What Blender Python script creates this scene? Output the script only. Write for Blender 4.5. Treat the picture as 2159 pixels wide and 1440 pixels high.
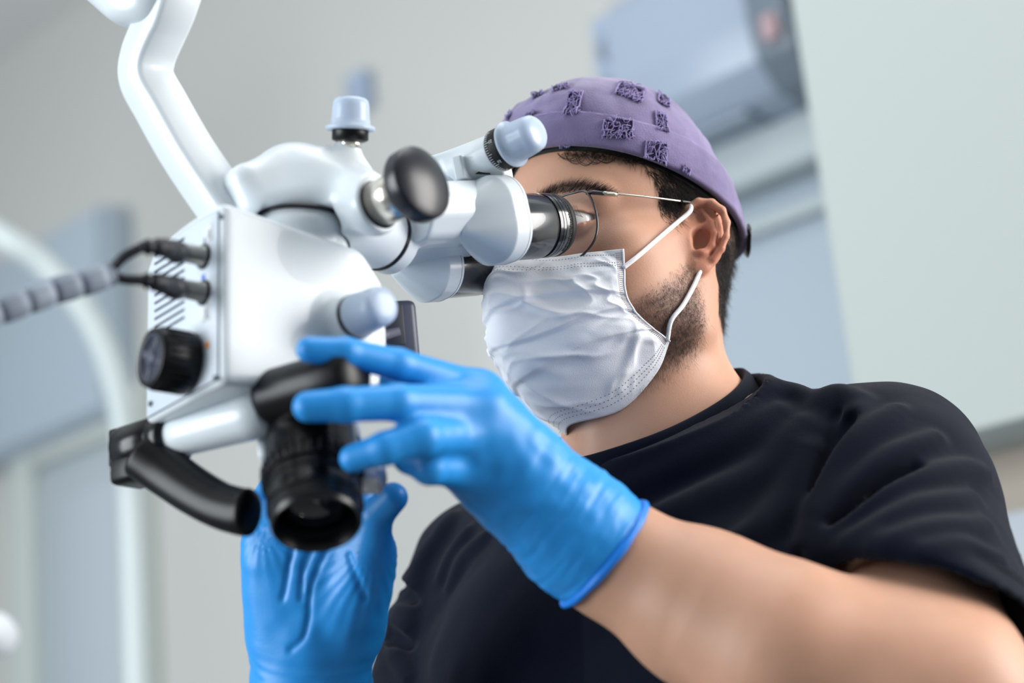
import bpy, bmesh, math, random
import numpy as np
from mathutils import Matrix, Vector, Euler

for o in list(bpy.data.objects):
    bpy.data.objects.remove(o)
random.seed(7)
rng = np.random.default_rng(7)
scn = bpy.context.scene
COL = scn.collection

# ------------------------------------------------------------------ camera
FPX = 3598.3                      # focal length in pixels of the 2159 wide frame
CX, CY = 1079.5, 719.5
CAM_LOC = np.array([0.0, 0.0, 1.22])
PITCH, ROLL = math.radians(17.0), math.radians(-5.7)
CAMR = Matrix.Rotation(math.radians(90) + PITCH, 3, 'X') @ Matrix.Rotation(ROLL, 3, 'Z')
R = np.array(CAMR)                # design frame (x right, y up, z back) -> world
cd = bpy.data.cameras.new('camera')
cd.sensor_width = 36.0
cd.lens = FPX / 2159.0 * 36.0
cd.clip_start = 0.05
cd.dof.use_dof = True
cd.dof.focus_distance = 1.135
cd.dof.aperture_fstop = 3.0
cam = bpy.data.objects.new('camera', cd)
cam.matrix_world = Matrix.Translation(Vector(CAM_LOC)) @ CAMR.to_4x4()
COL.objects.link(cam)
scn.camera = cam

# ------------------------------------------------------------------ light
scn.view_settings.view_transform = 'Standard'
scn.view_settings.look = 'None'
scn.view_settings.exposure = 0.0
scn.view_settings.gamma = 1.0
scn.view_settings.use_curve_mapping = False
wd = bpy.data.worlds.new('world')
scn.world = wd
wd.use_nodes = True
wd.node_tree.nodes['Background'].inputs[0].default_value = (0.80, 0.90, 1.0, 1)
wd.node_tree.nodes['Background'].inputs[1].default_value = 0.40

def area(name, loc, target, size, power, color):
    ld = bpy.data.lights.new(name, 'AREA')
    ld.shape = 'RECTANGLE'
    ld.size, ld.size_y = size
    ld.energy = power
    ld.color = color
    o = bpy.data.objects.new(name, ld)
    o.location = loc
    o.rotation_euler = (Vector(target) - Vector(loc)).to_track_quat('-Z', 'Y').to_euler()
    COL.objects.link(o)
    return o
# an assumed key lamp at the right for an unseen, unbuilt window, an added fill lamp at the left for wall and microscope, an assumed overhead lamp with no fixture built
area('assumed_key_light_right', (1.65, 0.80, 1.85), (0.05, 1.1, 1.5), (1.0, 1.3), 50, (1.0, 0.97, 0.94))
area('fill_light_left', (-2.7, 0.25, 1.8), (-0.5, 2.0, 1.7), (1.8, 1.8), 104, (0.92, 0.97, 1.0))
area('assumed_overhead_light', (0.35, 1.0, 3.4), (0.25, 1.1, 0.0), (1.3, 1.3), 20, (0.97, 0.99, 1.0))

# ------------------------------------------------------------------ helpers
def A(*v):
    return np.array(v, dtype=np.float64)
def V(px, py, d):
    """design-frame point (metres) seen at pixel px,py at depth d"""
    return A((px - CX) / FPX * d, (CY - py) / FPX * d, -d)
def to_world(P):
    return np.asarray(P) @ R.T + CAM_LOC
def to_view(P):
    return (np.asarray(P) - CAM_LOC) @ R
def nrm(v):
    v = np.asarray(v, dtype=np.float64)
    return v / np.linalg.norm(v)
UP = to_view(CAM_LOC + A(0, 0, 1))

def lin(c):
    c = np.asarray(c, dtype=float) / 255.0
    return tuple(np.where(c <= 0.04045, c / 12.92, ((c + 0.055) / 1.055) ** 2.4))

MATS = {}
def mat(name, col, rough=0.5, metal=0.0, spec=0.5, sss=0.0, sssr=(1, .4, .2), vary=0.0, vscale=30.0, bump=0.0, bscale=200.0,
        trans=0.0, coat=0.0, ior=1.45, alpha=1.0, col2=None, sheen=0.0, sss_scale=0.004, vcol=None):
    if name in MATS:
        return MATS[name]
    m = bpy.data.materials.new(name)
    m.use_nodes = True
    nt = m.node_tree
    b = nt.nodes['Principled BSDF']
    c = lin(col)
    b.inputs['Base Color'].default_value = (*c, 1)
    b.inputs['Roughness'].default_value = rough
    b.inputs['Metallic'].default_value = metal
    b.inputs['Specular IOR Level'].default_value = spec
    b.inputs['IOR'].default_value = ior
    b.inputs['Transmission Weight'].default_value = trans
    b.inputs['Coat Weight'].default_value = coat
    b.inputs['Alpha'].default_value = alpha
    if sheen:
        b.inputs['Sheen Weight'].default_value = sheen
        b.inputs['Sheen Roughness'].default_value = 0.5
    if sss:
        b.inputs['Subsurface Weight'].default_value = sss
        b.inputs['Subsurface Radius'].default_value = sssr
        b.inputs['Subsurface Scale'].default_value = sss_scale
    tc = nt.nodes.new('ShaderNodeTexCoord')
    src = None
    if vary or col2:
        n = nt.nodes.new('ShaderNodeTexNoise')
        n.inputs['Scale'].default_value = vscale
        n.inputs['Detail'].default_value = 4
        nt.links.new(tc.outputs['Object'], n.inputs['Vector'])
        r = nt.nodes.new('ShaderNodeValToRGB')
        r.color_ramp.elements[0].position = 0.3
        r.color_ramp.elements[1].position = 0.7
        if col2:
            a2 = lin(col2)
        else:
            a2 = tuple(x * (1 - vary) for x in c)
        r.color_ramp.elements[0].color = (*a2, 1)
        r.color_ramp.elements[1].color = (*c, 1)
        nt.links.new(n.outputs['Fac'], r.inputs['Fac'])
        src = r.outputs['Color']
    if vcol:
        at = nt.nodes.new('ShaderNodeVertexColor')
        at.layer_name = vcol
        mx = nt.nodes.new('ShaderNodeMix')
        mx.data_type = 'RGBA'
        mx.blend_type = 'MULTIPLY'
        mx.inputs['Factor'].default_value = 1.0
        if src is not None:
            nt.links.new(src, mx.inputs['A'])
        else:
            mx.inputs['A'].default_value = (*c, 1)
        nt.links.new(at.outputs['Color'], mx.inputs['B'])
        src = mx.outputs['Result']
    if src is not None:
        nt.links.new(src, b.inputs['Base Color'])
    if bump:
        n2 = nt.nodes.new('ShaderNodeTexNoise')
        n2.inputs['Scale'].default_value = bscale
        n2.inputs['Detail'].default_value = 3
        nt.links.new(tc.outputs['Object'], n2.inputs['Vector'])
        bp = nt.nodes.new('ShaderNodeBump')
        bp.inputs['Strength'].default_value = bump
        bp.inputs['Distance'].default_value = 0.001
        nt.links.new(n2.outputs['Fac'], bp.inputs['Height'])
        nt.links.new(bp.outputs['Normal'], b.inputs['Normal'])
    MATS[name] = m
    return m

def mesh_data(name, P, F, smooth=True, angle=None, world=False, origin=None):
    Wp = np.asarray(P, dtype=np.float64)
    if not world:
        Wp = to_world(Wp)
    if origin is not None:
        Wp = Wp - np.asarray(origin)
    me = bpy.data.meshes.new(name)
    if isinstance(F, np.ndarray) and F.ndim == 2:
        k = F.shape[1]
        me.vertices.add(len(Wp))
        me.vertices.foreach_set('co', Wp.astype(np.float32).ravel())
        me.loops.add(F.size)
        me.loops.foreach_set('vertex_index', F.astype(np.int32).ravel())
        me.polygons.add(len(F))
        me.polygons.foreach_set('loop_start', np.arange(0, F.size, k, dtype=np.int32))
        me.update(calc_edges=True)
        me.validate()
    else:
        me.from_pydata(Wp.tolist(), [], [list(f) for f in F])
        me.update()
    if smooth:
        me.polygons.foreach_set('use_smooth', np.ones(len(me.polygons), dtype=bool))
        if angle is not None:
            me.set_sharp_from_angle(angle=math.radians(angle))
    return me

ORIGIN = {}
def root_of(o):
    while o.parent:
        o = o.parent
    return o
def obj(name, PF, m, parent=None, smooth=True, angle=None, world=False, origin=None):
    """link one mesh object; its vertices are stored relative to its own origin, children share the root's origin"""
    P, F = PF
    if parent is not None:
        org = ORIGIN[root_of(parent).name]
    else:
        Wp = np.asarray(P) if world else to_world(P)
        org = A(*origin) if origin is not None else A(*(0.5 * (Wp.min(0) + Wp.max(0))[:2]), Wp[:, 2].min())
    me = mesh_data(name, P, F, smooth, angle, world, org)
    if m is not None:
        me.materials.append(m)
    o = bpy.data.objects.new(name, me)
    COL.objects.link(o)
    if parent is None:
        o.location = org
        ORIGIN[o.name] = org
    else:
        o.parent = parent
    return o
def empty(name, loc_world):
    o = bpy.data.objects.new(name, None)
    o.empty_display_size = 0.05
    o.location = loc_world
    COL.objects.link(o)
    ORIGIN[o.name] = A(*loc_world)
    return o
def tag(o, label=None, cat=None, group=None, kind=None):
    if label: o['label'] = label
    if cat: o['category'] = cat
    if group: o['group'] = group
    if kind: o['kind'] = kind
    return o

def join(*parts):
    P, F, k = [], [], 0
    for p, f in parts:
        P.append(np.asarray(p, dtype=np.float64))
        F += [[i + k for i in q] for q in f]
        k += len(p)
    return np.vstack(P), F

# ---- curves, tubes, lathes, boxes
def crom(pts, n=8, closed=False):
    pts = [np.asarray(p, dtype=np.float64) for p in pts]
    m = len(pts)
    out = []
    segs = m if closed else m - 1
    for i in range(segs):
        if closed:
            a, b, c, d = pts[(i - 1) % m], pts[i], pts[(i + 1) % m], pts[(i + 2) % m]
        else:
            b, c = pts[i], pts[i + 1]
            a = pts[i - 1] if i > 0 else 2 * b - c
            d = pts[i + 2] if i + 2 < m else 2 * c - b
        for k in range(n):
            t = k / n
            out.append(0.5 * ((2 * b) + (c - a) * t + (2 * a - 5 * b + 4 * c - d) * t * t + (-a + 3 * b - 3 * c + d) * t ** 3))
    if not closed:
        out.append(pts[-1])
    return np.array(out)

def perp(d):
    d = nrm(d)
    a = A(0, 0, 1) if abs(d[2]) < 0.8 else A(0, 1, 0)
    u = nrm(np.cross(a, d))
    return u, np.cross(d, u)

def tube(path, rad, n=10, closed=False, cap=True, flat=None, ref=None):
    """sweep a round (or flat: (w,t) ratio with ref normal) section along a path"""
    path = np.asarray(path, dtype=np.float64)
    m = len(path)
    rad = np.broadcast_to(np.asarray(rad, dtype=np.float64), (m,)) if np.ndim(rad) <= 1 and np.size(rad) in (1, m) else np.interp(np.linspace(0, 1, m), np.linspace(0, 1, len(rad)), rad)
    if closed:
        T = np.roll(path, -1, 0) - np.roll(path, 1, 0)
    else:
        T = np.gradient(path, axis=0)
    T = T / np.linalg.norm(T, axis=1)[:, None]
    u = nrm(ref - T[0] * np.dot(ref, T[0])) if ref is not None else perp(T[0])[0]
    P = []
    ang = np.linspace(0, 2 * math.pi, n, endpoint=False)
    for i in range(m):
        if ref is not None:
            u = ref - T[i] * np.dot(ref, T[i])
        else:
            u = u - T[i] * np.dot(u, T[i])
        u = nrm(u)
        v = np.cross(T[i], u)
        fu, fv = flat if flat else (1, 1)
        P.append(path[i] + rad[i] * (fu * np.cos(ang)[:, None] * u + fv * np.sin(ang)[:, None] * v))
    P = np.vstack(P)
    F = []
    for i in range(m if closed else m - 1):
        j = (i + 1) % m
        for k in range(n):
            l = (k + 1) % n
            F.append([i * n + k, i * n + l, j * n + l, j * n + k])
    if cap and not closed:
        F.append(list(range(n))[::-1])
        F.append([(m - 1) * n + k for k in range(n)])
    return P, F

def lathe(c, axis, prof, n=48, u=None, sx=1.0):
    """prof: list of (distance along the axis, radius); closed at both ends when the radius is 0"""
    axis = nrm(axis)
    if u is None:
        u, v = perp(axis)
    else:
        u = nrm(u - axis * np.dot(u, axis)); v = np.cross(axis, u)
    P, F, rings = [], [], []
    ang = np.linspace(0, 2 * math.pi, n, endpoint=False)
    for (t, r) in prof:
        if r <= 1e-9:
            rings.append([len(P)]); P.append(c + axis * t)
        else:
            s = len(P)
            for a in ang:
                P.append(c + axis * t + r * (sx * math.cos(a) * u + math.sin(a) * v))
            rings.append(list(range(s, s + n)))
    for a, b in zip(rings[:-1], rings[1:]):
        if len(a) == 1 and len(b) == 1: continue
        for k in range(n):
            l = (k + 1) % n
            if len(a) == 1: F.append([a[0], b[l], b[k]])
            elif len(b) == 1: F.append([a[k], a[l], b[0]])
            else: F.append([a[k], a[l], b[l], b[k]])
    if len(rings[0]) > 1: F.append(rings[0][::-1])
    if len(rings[-1]) > 1: F.append(rings[-1])
    return np.array(P), F

def bevel_prof(t0, t1, r, b=0.001):
    return [(t0, 0), (t0, r - b), (t0 + b * .3, r - b * .3), (t0 + b, r), (t1 - b, r), (t1 - b * .3, r - b * .3), (t1, r - b), (t1, 0)]
def cyl(c, axis, t0, t1, r, b=0.001, n=48):
    return lathe(np.asarray(c), axis, bevel_prof(t0, t1, r, b), n)

def rbox(c, ex, ey, ez, size, b=0.002, seg=2):
    """bevelled box with its own axes"""
    bm = bmesh.new()
    bmesh.ops.create_cube(bm, size=1.0)
    for v in bm.verts:
        v.co = Vector((v.co.x * size[0], v.co.y * size[1], v.co.z * size[2]))
    if b > 0:
        bmesh.ops.bevel(bm, geom=list(bm.edges), offset=b, segments=seg, profile=0.5, affect='EDGES')
    bm.verts.index_update()
    M = np.array([ex, ey, ez])
    P = np.array([v.co[:] for v in bm.verts]) @ M + np.asarray(c)
    F = [[v.index for v in f.verts] for f in bm.faces]
    bm.free()
    return P, F

def prism(outline, ext, bevel=0.0, seg=2):
    """extrude a planar outline (list of 3-D points) along the vector ext, optional bevelled edges"""
    bm = bmesh.new()
    vs = [bm.verts.new(Vector(p)) for p in outline]
    f = bm.faces.new(vs)
    r = bmesh.ops.extrude_face_region(bm, geom=[f])
    nv = [g for g in r['geom'] if isinstance(g, bmesh.types.BMVert)]
    bmesh.ops.translate(bm, verts=nv, vec=Vector(ext))
    bmesh.ops.recalc_face_normals(bm, faces=list(bm.faces))
    if bevel:
        bmesh.ops.bevel(bm, geom=list(bm.edges), offset=bevel, segments=seg, profile=0.5, affect='EDGES')
    bm.verts.index_update()
    P = np.array([v.co[:] for v in bm.verts])
    F = [[v.index for v in f.verts] for f in bm.faces]
    bm.free()
    return P, F

def gridF(nu, nv, closed_u=False):
    F = []
    for i in range(nu if closed_u else nu - 1):
        for j in range(nv - 1):
            a = i * nv + j; b = ((i + 1) % nu) * nv + j
            F.append([a, b, b + 1, a + 1])
    return F
def grid_smooth(C, nu, nv):
    """Catmull-Rom tensor surface through a control net C[u][v]"""
    C = np.asarray(C, dtype=np.float64)
    def res(arr, n):
        m = arr.shape[0]
        out = []
        for s in np.linspace(0, m - 1, n):
            i = min(int(s), m - 2); t = s - i
            b, c = arr[i], arr[i + 1]
            a = arr[i - 1] if i > 0 else 2 * b - c
            d = arr[i + 2] if i + 2 < m else 2 * c - b
            out.append(0.5 * ((2 * b) + (c - a) * t + (2 * a - 5 * b + 4 * c - d) * t * t + (-a + 3 * b - 3 * c + d) * t ** 3))
        return np.array(out)
    G = res(C, nu)
    G = np.swapaxes(res(np.swapaxes(G, 0, 1), nv), 0, 1)
    return G

# ---- value noise
_NT = np.random.default_rng(3).random((32, 32, 32)).astype(np.float32)
def vnoise(p):
    p = np.asarray(p)
    i = np.floor(p).astype(np.int64)
    f = (p - i).astype(np.float32)
    f = f * f * (3 - 2 * f)
    i = i & 31
    j = (i + 1) & 31
    x0, y0, z0 = i[..., 0], i[..., 1], i[..., 2]
    x1, y1, z1 = j[..., 0], j[..., 1], j[..., 2]
    fx, fy, fz = f[..., 0], f[..., 1], f[..., 2]
    a = _NT[x0, y0, z0] * (1 - fx) + _NT[x1, y0, z0] * fx
    b = _NT[x0, y1, z0] * (1 - fx) + _NT[x1, y1, z0] * fx
    c = _NT[x0, y0, z1] * (1 - fx) + _NT[x1, y0, z1] * fx
    d = _NT[x0, y1, z1] * (1 - fx) + _NT[x1, y1, z1] * fx
    return ((a * (1 - fy) + b * fy) * (1 - fz) + (c * (1 - fy) + d * fy) * fz) * 2 - 1

# ---- signed distance shapes; p is (N,3) float
def f32(*v):
    return np.array(v, dtype=np.float32)
def ln(q):
    return np.sqrt(np.einsum('ij,ij->i', q, q))
def sph(p, c, r):
    return ln(p - np.asarray(c, dtype=p.dtype)) - np.float32(r)
def ell(p, c, r, M=None):
    q = p - np.asarray(c, dtype=p.dtype)
    if M is not None:
        q = q @ np.asarray(M, dtype=p.dtype).T
    r = np.asarray(r, dtype=p.dtype)
    k0 = ln(q / r); k1 = ln(q / (r * r))
    return k0 * (k0 - 1) / np.maximum(k1, 1e-9)
def rcone(p, a, b, ra, rb):
    a = np.asarray(a, dtype=p.dtype); b = np.asarray(b, dtype=p.dtype)
    ba = b - a
    q = p - a
    t = np.clip(q @ ba / max(float(ba @ ba), 1e-12), 0, 1)
    return ln(q - t[:, None] * ba) - (np.float32(ra) + np.float32(rb - ra) * t)
def chain(p, pts, rs, k):
    d = None
    for i in range(len(pts) - 1):
        e = rcone(p, pts[i], pts[i + 1], rs[i], rs[i + 1])
        d = e if d is None else smin(d, e, k)
    return d
def smin(a, b, k):
    if k <= 0: return np.minimum(a, b)
    h = np.maximum(k - np.abs(a - b), 0) / np.float32(k)
    return np.minimum(a, b) - h * h * np.float32(k * 0.25)
def smax(a, b, k):
    return -smin(-a, -b, k)
def plane(p, c, n):
    n = nrm(n)
    return (p - np.asarray(c, dtype=p.dtype)) @ n.astype(p.dtype)
def bxs(p, c, M, hs, r):
    """rounded box, rows of M are its axes"""
    q = np.abs((p - np.asarray(c, dtype=p.dtype)) @ np.asarray(M, dtype=p.dtype).T) - (np.asarray(hs, dtype=p.dtype) - np.float32(r))
    return ln(np.maximum(q, 0)) + np.minimum(q.max(1), 0) - np.float32(r)
def cyls(p, a, b, r, rb=None, k=0.003):
    """cylinder or cone frustum from a to b with rounded rims"""
    a = np.asarray(a, dtype=p.dtype); b = np.asarray(b, dtype=p.dtype)
    L = float(np.linalg.norm(b - a)); ax = (b - a) / np.float32(L)
    q = p - a
    t = q @ ax
    rad = ln(q - t[:, None] * ax)
    rr = r if rb is None else r + (rb - r) * np.clip(t / L, -.2, 1.2)
    return smax(rad - rr, np.abs(t - L / 2) - L / 2, k)

def sdf_mesh(f, lo, hi, h, B=8, proj=2, slack=0.0):
    """sparse surface nets of the zero set of f, quads"""
    lo = np.asarray(lo, dtype=np.float64); hi = np.asarray(hi, dtype=np.float64)
    S = B * h
    nb = np.ceil((hi - lo) / S).astype(int)
    gi = np.stack(np.meshgrid(*[np.arange(k) for k in nb], indexing='ij'), -1).reshape(-1, 3)
    cen = (lo + (gi + 0.5) * S).astype(np.float32)
    d = np.concatenate([f(cen[i:i + 200000]) for i in range(0, len(cen), 200000)])
    gi = gi[np.abs(d) < S * 0.87 * 1.35 + slack]
    NC = nb * B + 4
    ck = np.arange(B + 1)
    co = np.stack(np.meshgrid(ck, ck, ck, indexing='ij'), -1).reshape(-1, 3)
    keys, pos, edg = [], [], []
    offs = np.array([[0,0,0],[1,0,0],[0,1,0],[1,1,0],[0,0,1],[1,0,1],[0,1,1],[1,1,1]])
    eds = [(0,1),(2,3),(4,5),(6,7),(0,2),(1,3),(4,6),(5,7),(0,4),(1,5),(2,6),(3,7)]
    for s in range(0, len(gi), 300):
        g = gi[s:s + 300]
        base = g[:, None, :] * B + co[None]
        p = (lo + base * h).reshape(-1, 3).astype(np.float32)
        D = f(p).reshape(len(g), B + 1, B + 1, B + 1)
        c8 = [D[:, o[0]:o[0] + B, o[1]:o[1] + B, o[2]:o[2] + B] for o in offs]
        ins = sum((c < 0).astype(np.int8) for c in c8)
        act = (ins > 0) & (ins < 8)
        w = np.nonzero(act)
        if len(w[0]) == 0: continue
        vals = np.stack([c[w] for c in c8], 1).astype(np.float64)
        cell = g[w[0]] * B + np.stack(w[1:], 1)
        acc = np.zeros((len(cell), 3)); cnt = np.zeros(len(cell))
        for a, b in eds:
            va, vb = vals[:, a], vals[:, b]
            m = (va < 0) != (vb < 0)
            t = np.where(m, va / np.where(m, va - vb, 1), 0)
            acc += np.where(m[:, None], offs[a] + t[:, None] * (offs[b] - offs[a]), 0)
            cnt += m
        pos.append(lo + (cell + acc / cnt[:, None]) * h)
        keys.append((cell[:, 0] * NC[1] + cell[:, 1]) * NC[2] + cell[:, 2])
        edg.append(np.stack([vals[:, 0] < 0, vals[:, 1] < 0, vals[:, 2] < 0, vals[:, 4] < 0], 1))
    keys = np.concatenate(keys); pos = np.vstack(pos); edg = np.vstack(edg)
    order = np.argsort(keys); keys, pos, edg = keys[order], pos[order], edg[order]
    step = np.array([NC[1] * NC[2], NC[2], 1])
    Q = []
    for ax in range(3):
        b, c = (ax + 1) % 3, (ax + 2) % 3
        m = np.nonzero(edg[:, 0] != edg[:, 1 + ax])[0]
        k0 = keys[m]
        ks = np.stack([k0, k0 - step[b], k0 - step[b] - step[c], k0 - step[c]], 1)
        ix = np.searchsorted(keys, ks)
        ix = np.minimum(ix, len(keys) - 1)
        ok = (keys[ix] == ks).all(1)
        q = ix[ok]
        fl = ~edg[m][ok][:, 0]
        q[fl] = q[fl][:, ::-1]
        Q.append(q)
    Q = np.vstack(Q)
    e = h * 0.35
    T4 = np.array([[1, -1, -1], [-1, -1, 1], [-1, 1, -1], [1, 1, 1]], dtype=np.float32)
    for _ in range(proj):
        for s in range(0, len(pos), 120000):
            p = pos[s:s + 120000]
            d0 = f(p.astype(np.float32))
            G = sum(f((p + t * e).astype(np.float32))[:, None].astype(np.float64) * t for t in T4) / (4 * e)
            gl = np.maximum((G * G).sum(1), 0.05)
            stp = np.clip(d0 / gl, -h, h)
            pos[s:s + 120000] = p - stp[:, None] * G
    return pos, Q
def sdf_normals(f, p, e=0.0006):
    T4 = np.array([[1, -1, -1], [-1, -1, 1], [-1, 1, -1], [1, 1, 1]], dtype=np.float32)
    G = sum(f((p + t * e).astype(np.float32))[:, None].astype(np.float64) * t for t in T4)
    return G / np.linalg.norm(G, axis=1)[:, None]
def cast(f, px, py, d0=0.8, d1=1.7, off=0.0):
    """march the viewing ray of a pixel onto a shape; used to lay seams, hairs and folds on it"""
    px = np.atleast_1d(np.asarray(px, dtype=np.float64)); py = np.atleast_1d(np.asarray(py, dtype=np.float64))
    ray = np.stack([(px - CX) / FPX, (CY - py) / FPX, -np.ones_like(px)], 1)
    t = np.full(len(px), d0)
    for _ in range(90):
        d = f((ray * t[:, None]).astype(np.float32)) - off
        t = np.minimum(t + d * 0.8, d1)
    return ray * t[:, None]
# ================================================================== the room
WPH = math.radians(42)
WD = A(math.cos(WPH), -math.sin(WPH), 0)            # along the back wall, towards the right and us
WN = A(-math.sin(WPH), -math.cos(WPH), 0)           # out of the wall into the room
WP = A(0, 3.15, 0)
def ray_w(px, py):
    return R @ A((px - CX) / FPX, (CY - py) / FPX, -1)
def wallpt(px, py, off=0.0):
    r = ray_w(px, py)
    return CAM_LOC + r * (((WP + WN * off - CAM_LOC) @ WN) / (r @ WN))
def wall_box(s0, s1, z0, z1, o0, o1, b=0.006, seg=2):
    c = WP + WD * (s0 + s1) / 2 + WN * (o0 + o1) / 2 + A(0, 0, (z0 + z1) / 2)
    return rbox(c, WD, WN, A(0, 0, 1), (s1 - s0, abs(o1 - o0), z1 - z0), b, seg)
def sz(px, py, off=0.0):
    q = wallpt(px, py, off)
    return (q - WP) @ WD, q[2]
def build_room():
    CZ = 3.55
    wallm = mat('wall_paint', (206, 206, 202), rough=0.85, vary=0.02, vscale=1.5, bump=0.05, bscale=120)
    wallr = mat('wall_paint_right', (182, 190, 187), rough=0.85)
    flm = mat('vinyl_floor', (104, 106, 108), rough=0.5, vary=0.06, vscale=6)
    st = lambda o: tag(o, kind='structure')
    st(obj('floor', rbox(A(0, 1.2, -0.05), A(1, 0, 0), A(0, 1, 0), A(0, 0, 1), (9, 9, 0.1), 0), flm, world=True, smooth=False))
    st(obj('ceiling', rbox(A(0, 1.2, CZ + 0.05), A(1, 0, 0), A(0, 1, 0), A(0, 0, 1), (9, 9, 0.1), 0), mat('ceiling_paint', (232, 232, 230), rough=.9), world=True, smooth=False))
    # openings: door at the left, window under the right air conditioner
    dl, dz = sz(96, 985)[0], sz(160, 965)[1]
    dr = sz(282, 1100)[0]
    wb = obj('wall_back', join(wall_box(-4.5, 3.0, 0, CZ, -0.12, 0, 0)), wallm, world=True, smooth=False)
    st(wb)
    # door with its frame
    d1 = obj('door_1', wall_box(dl, dr, 0, dz, -0.02, 0.018, 0.003), mat('door_paint', (186, 196, 202), rough=.5), world=True)
    st(d1)
    fm = mat('frame_paint', (204, 211, 206), rough=.5)
    obj('door_frame', wall_box(dl - 0.10, dl, 0, dz + 0.10, 0, 0.05, 0.006), fm, d1, world=True)
    obj('door_frame', wall_box(dr, dr + 0.10, 0, dz + 0.10, 0, 0.05, 0.006), fm, d1, world=True)
    obj('door_lintel', wall_box(dl, dr, dz, dz + 0.10, 0, 0.05, 0.006), fm, d1, world=True)
    pn = mat('door_panel_paint', (192, 202, 210), rough=.45)
    obj('door_panel', wall_box(dl + 0.10, dr - 0.03, dz - 0.95, dz - 0.10, 0.018, 0.028, 0.006), pn, d1, world=True)
    obj('door_panel', wall_box(dl + 0.10, dr - 0.03, 0.15, dz - 1.10, 0.018, 0.028, 0.006), pn, d1, world=True)
    obj('door_handle', tube(crom([WP + WD * (dr - 0.05) + WN * 0.02 + A(0, 0, 1.05), WP + WD * (dr - 0.05) + WN * 0.07 + A(0, 0, 1.05), WP + WD * (dr - 0.17) + WN * 0.07 + A(0, 0, 1.05)], 6), 0.009, 10), MATS.get('chrome'), d1, world=True)
    # pale wall cabinet above the door
    s1, zb = sz(228, 868, 0.09)
    zt = sz(205, 432, 0.09)[1]
    cab = obj('wall_cabinet', wall_box(s1 - 1.30, s1, zb, zt, 0, 0.09, 0.012), mat('cabinet_blue', (178, 192, 204), rough=.4), world=True)
    tag(cab, 'pale blue-grey cabinet high on the wall above the door', 'wall cabinet')
    obj('cabinet_door', wall_box(s1 - 0.645, s1 - 0.01, zb + 0.012, zt - 0.012, 0.09, 0.106, 0.006), mat('cabinet_blue_door', (180, 194, 206), rough=.35), cab, world=True)
    obj('cabinet_door', wall_box(s1 - 1.29, s1 - 0.655, zb + 0.012, zt - 0.012, 0.09, 0.106, 0.006), mat('cabinet_blue_door', (180, 194, 206), rough=.35), cab, world=True)
    # air conditioner at the right
    a1, az0 = sz(1694, 208, 0.20)
    a0 = sz(1325, 420, 0.20)[0]
    az0 += 0.045
    az1 = az0 + 0.30
    n = 24
    prof = [(0.004, az0 + 0.02), (0.06, az0), (0.15, az0 + 0.012), (0.195, az0 + 0.055), (0.208, az0 + 0.12), (0.210, az0 + 0.20), (0.198, az0 + 0.268), (0.17, az1 - 0.006), (0.14, az1), (0.004, az1)]
    out = [WP + WD * a0 + WN * o + A(0, 0, z) for o, z in prof]
    ac = obj('air_conditioner', prism(out, WD * (a1 - 0.075 - a0), 0.003, 2), mat('ac_plastic', (168, 181, 200), rough=.3), world=True, angle=40)
    tag(ac, 'pale blue-white air conditioner high on the wall behind the man\'s cap', 'air conditioner')
    out2 = [WP + WD * (a1 - 0.075) + WN * (o * 1.02) + A(0, 0, z + (0.003 if z > az0 + .1 else -0.003)) for o, z in prof]
    obj('end_cap', prism(out2, WD * 0.075, 0.006, 3), mat('ac_end_grey', (118, 130, 142), rough=.4), ac, world=True, angle=40)
    q = wallpt(1634, 62, 0.2)
    e = rbox(WP + WD * ((q - WP) @ WD) + WN * 0.214 + A(0, 0, q[2]), WD, WN, A(0, 0, 1), (0.030, 0.012, 0.045), 0.004)
    obj('badge', e, mat('ac_badge', (188, 158, 164), rough=.4), ac, world=True)
    obj('air_flap', wall_box(a0 + 0.04, a1 - 0.14, az0 - 0.004, az0 + 0.008, 0.05, 0.15, 0.002), mat('ac_flap', (150, 162, 178), rough=.4), ac, world=True)
    # window with a lowered blind under it, and its blind box
    w1, wz = sz(1800, 470, 0.0)
    w1 += 0.1
    w0 = sz(1420, 500, 0.0)[0]
    wz1 = sz(1640, 380, 0.04)[1]
    win = obj('window_1', wall_box(w0, w1, 0.9, wz1, 0.0, 0.012, 0.002), mat('roller_blind', (178, 190, 202), rough=.7), world=True)
    st(win)
    obj('blind_box', wall_box(w0 - 0.03, w1, wz1 - 0.005, wz1 + 0.085, 0, 0.085, 0.012), mat('blind_box_paint', (184, 194, 198), rough=.5), win, world=True)
    obj('blind_rail', wall_box(w0 - 0.01, w1, wz1 - 0.075, wz1 - 0.045, 0.012, 0.04, 0.006), mat('blind_box_paint', (184, 194, 198), rough=.5), win, world=True)
    # bulkhead at the right: a nearer piece of wall, open underneath
    OB = 0.62
    sb0 = 0
    def bulk(px, py):
        r = ray_w(px, py)
        q = CAM_LOC + r * (((WP + WN * OB - CAM_LOC) @ WN) / (r @ WN))
        return (q - WP) @ WD, q[2]
    sb, _ = bulk(1738, 450)
    zb1 = bulk(2100, 897)[1]
    o = obj('wall_right', wall_box(sb, 1.75, zb1, CZ, 0.0, OB, 0.004), wallr, world=True, smooth=False)
    st(o)
    o = obj('wall_side', wall_box(sb, 1.75, 0, zb1, 0.0, OB - 0.14, 0.0), mat('beige_paint', (182, 172, 160), rough=.85), world=True, smooth=False)
    st(o)
    zt2 = bulk(2140, 1040)[1]
    o = obj('trim_1', wall_box(sb, 1.75, 0.0, zt2, OB - 0.14, OB - 0.10, 0.004), mat('dado_paint', (192, 200, 208), rough=.6), world=True, smooth=False)
    st(o)
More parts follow.
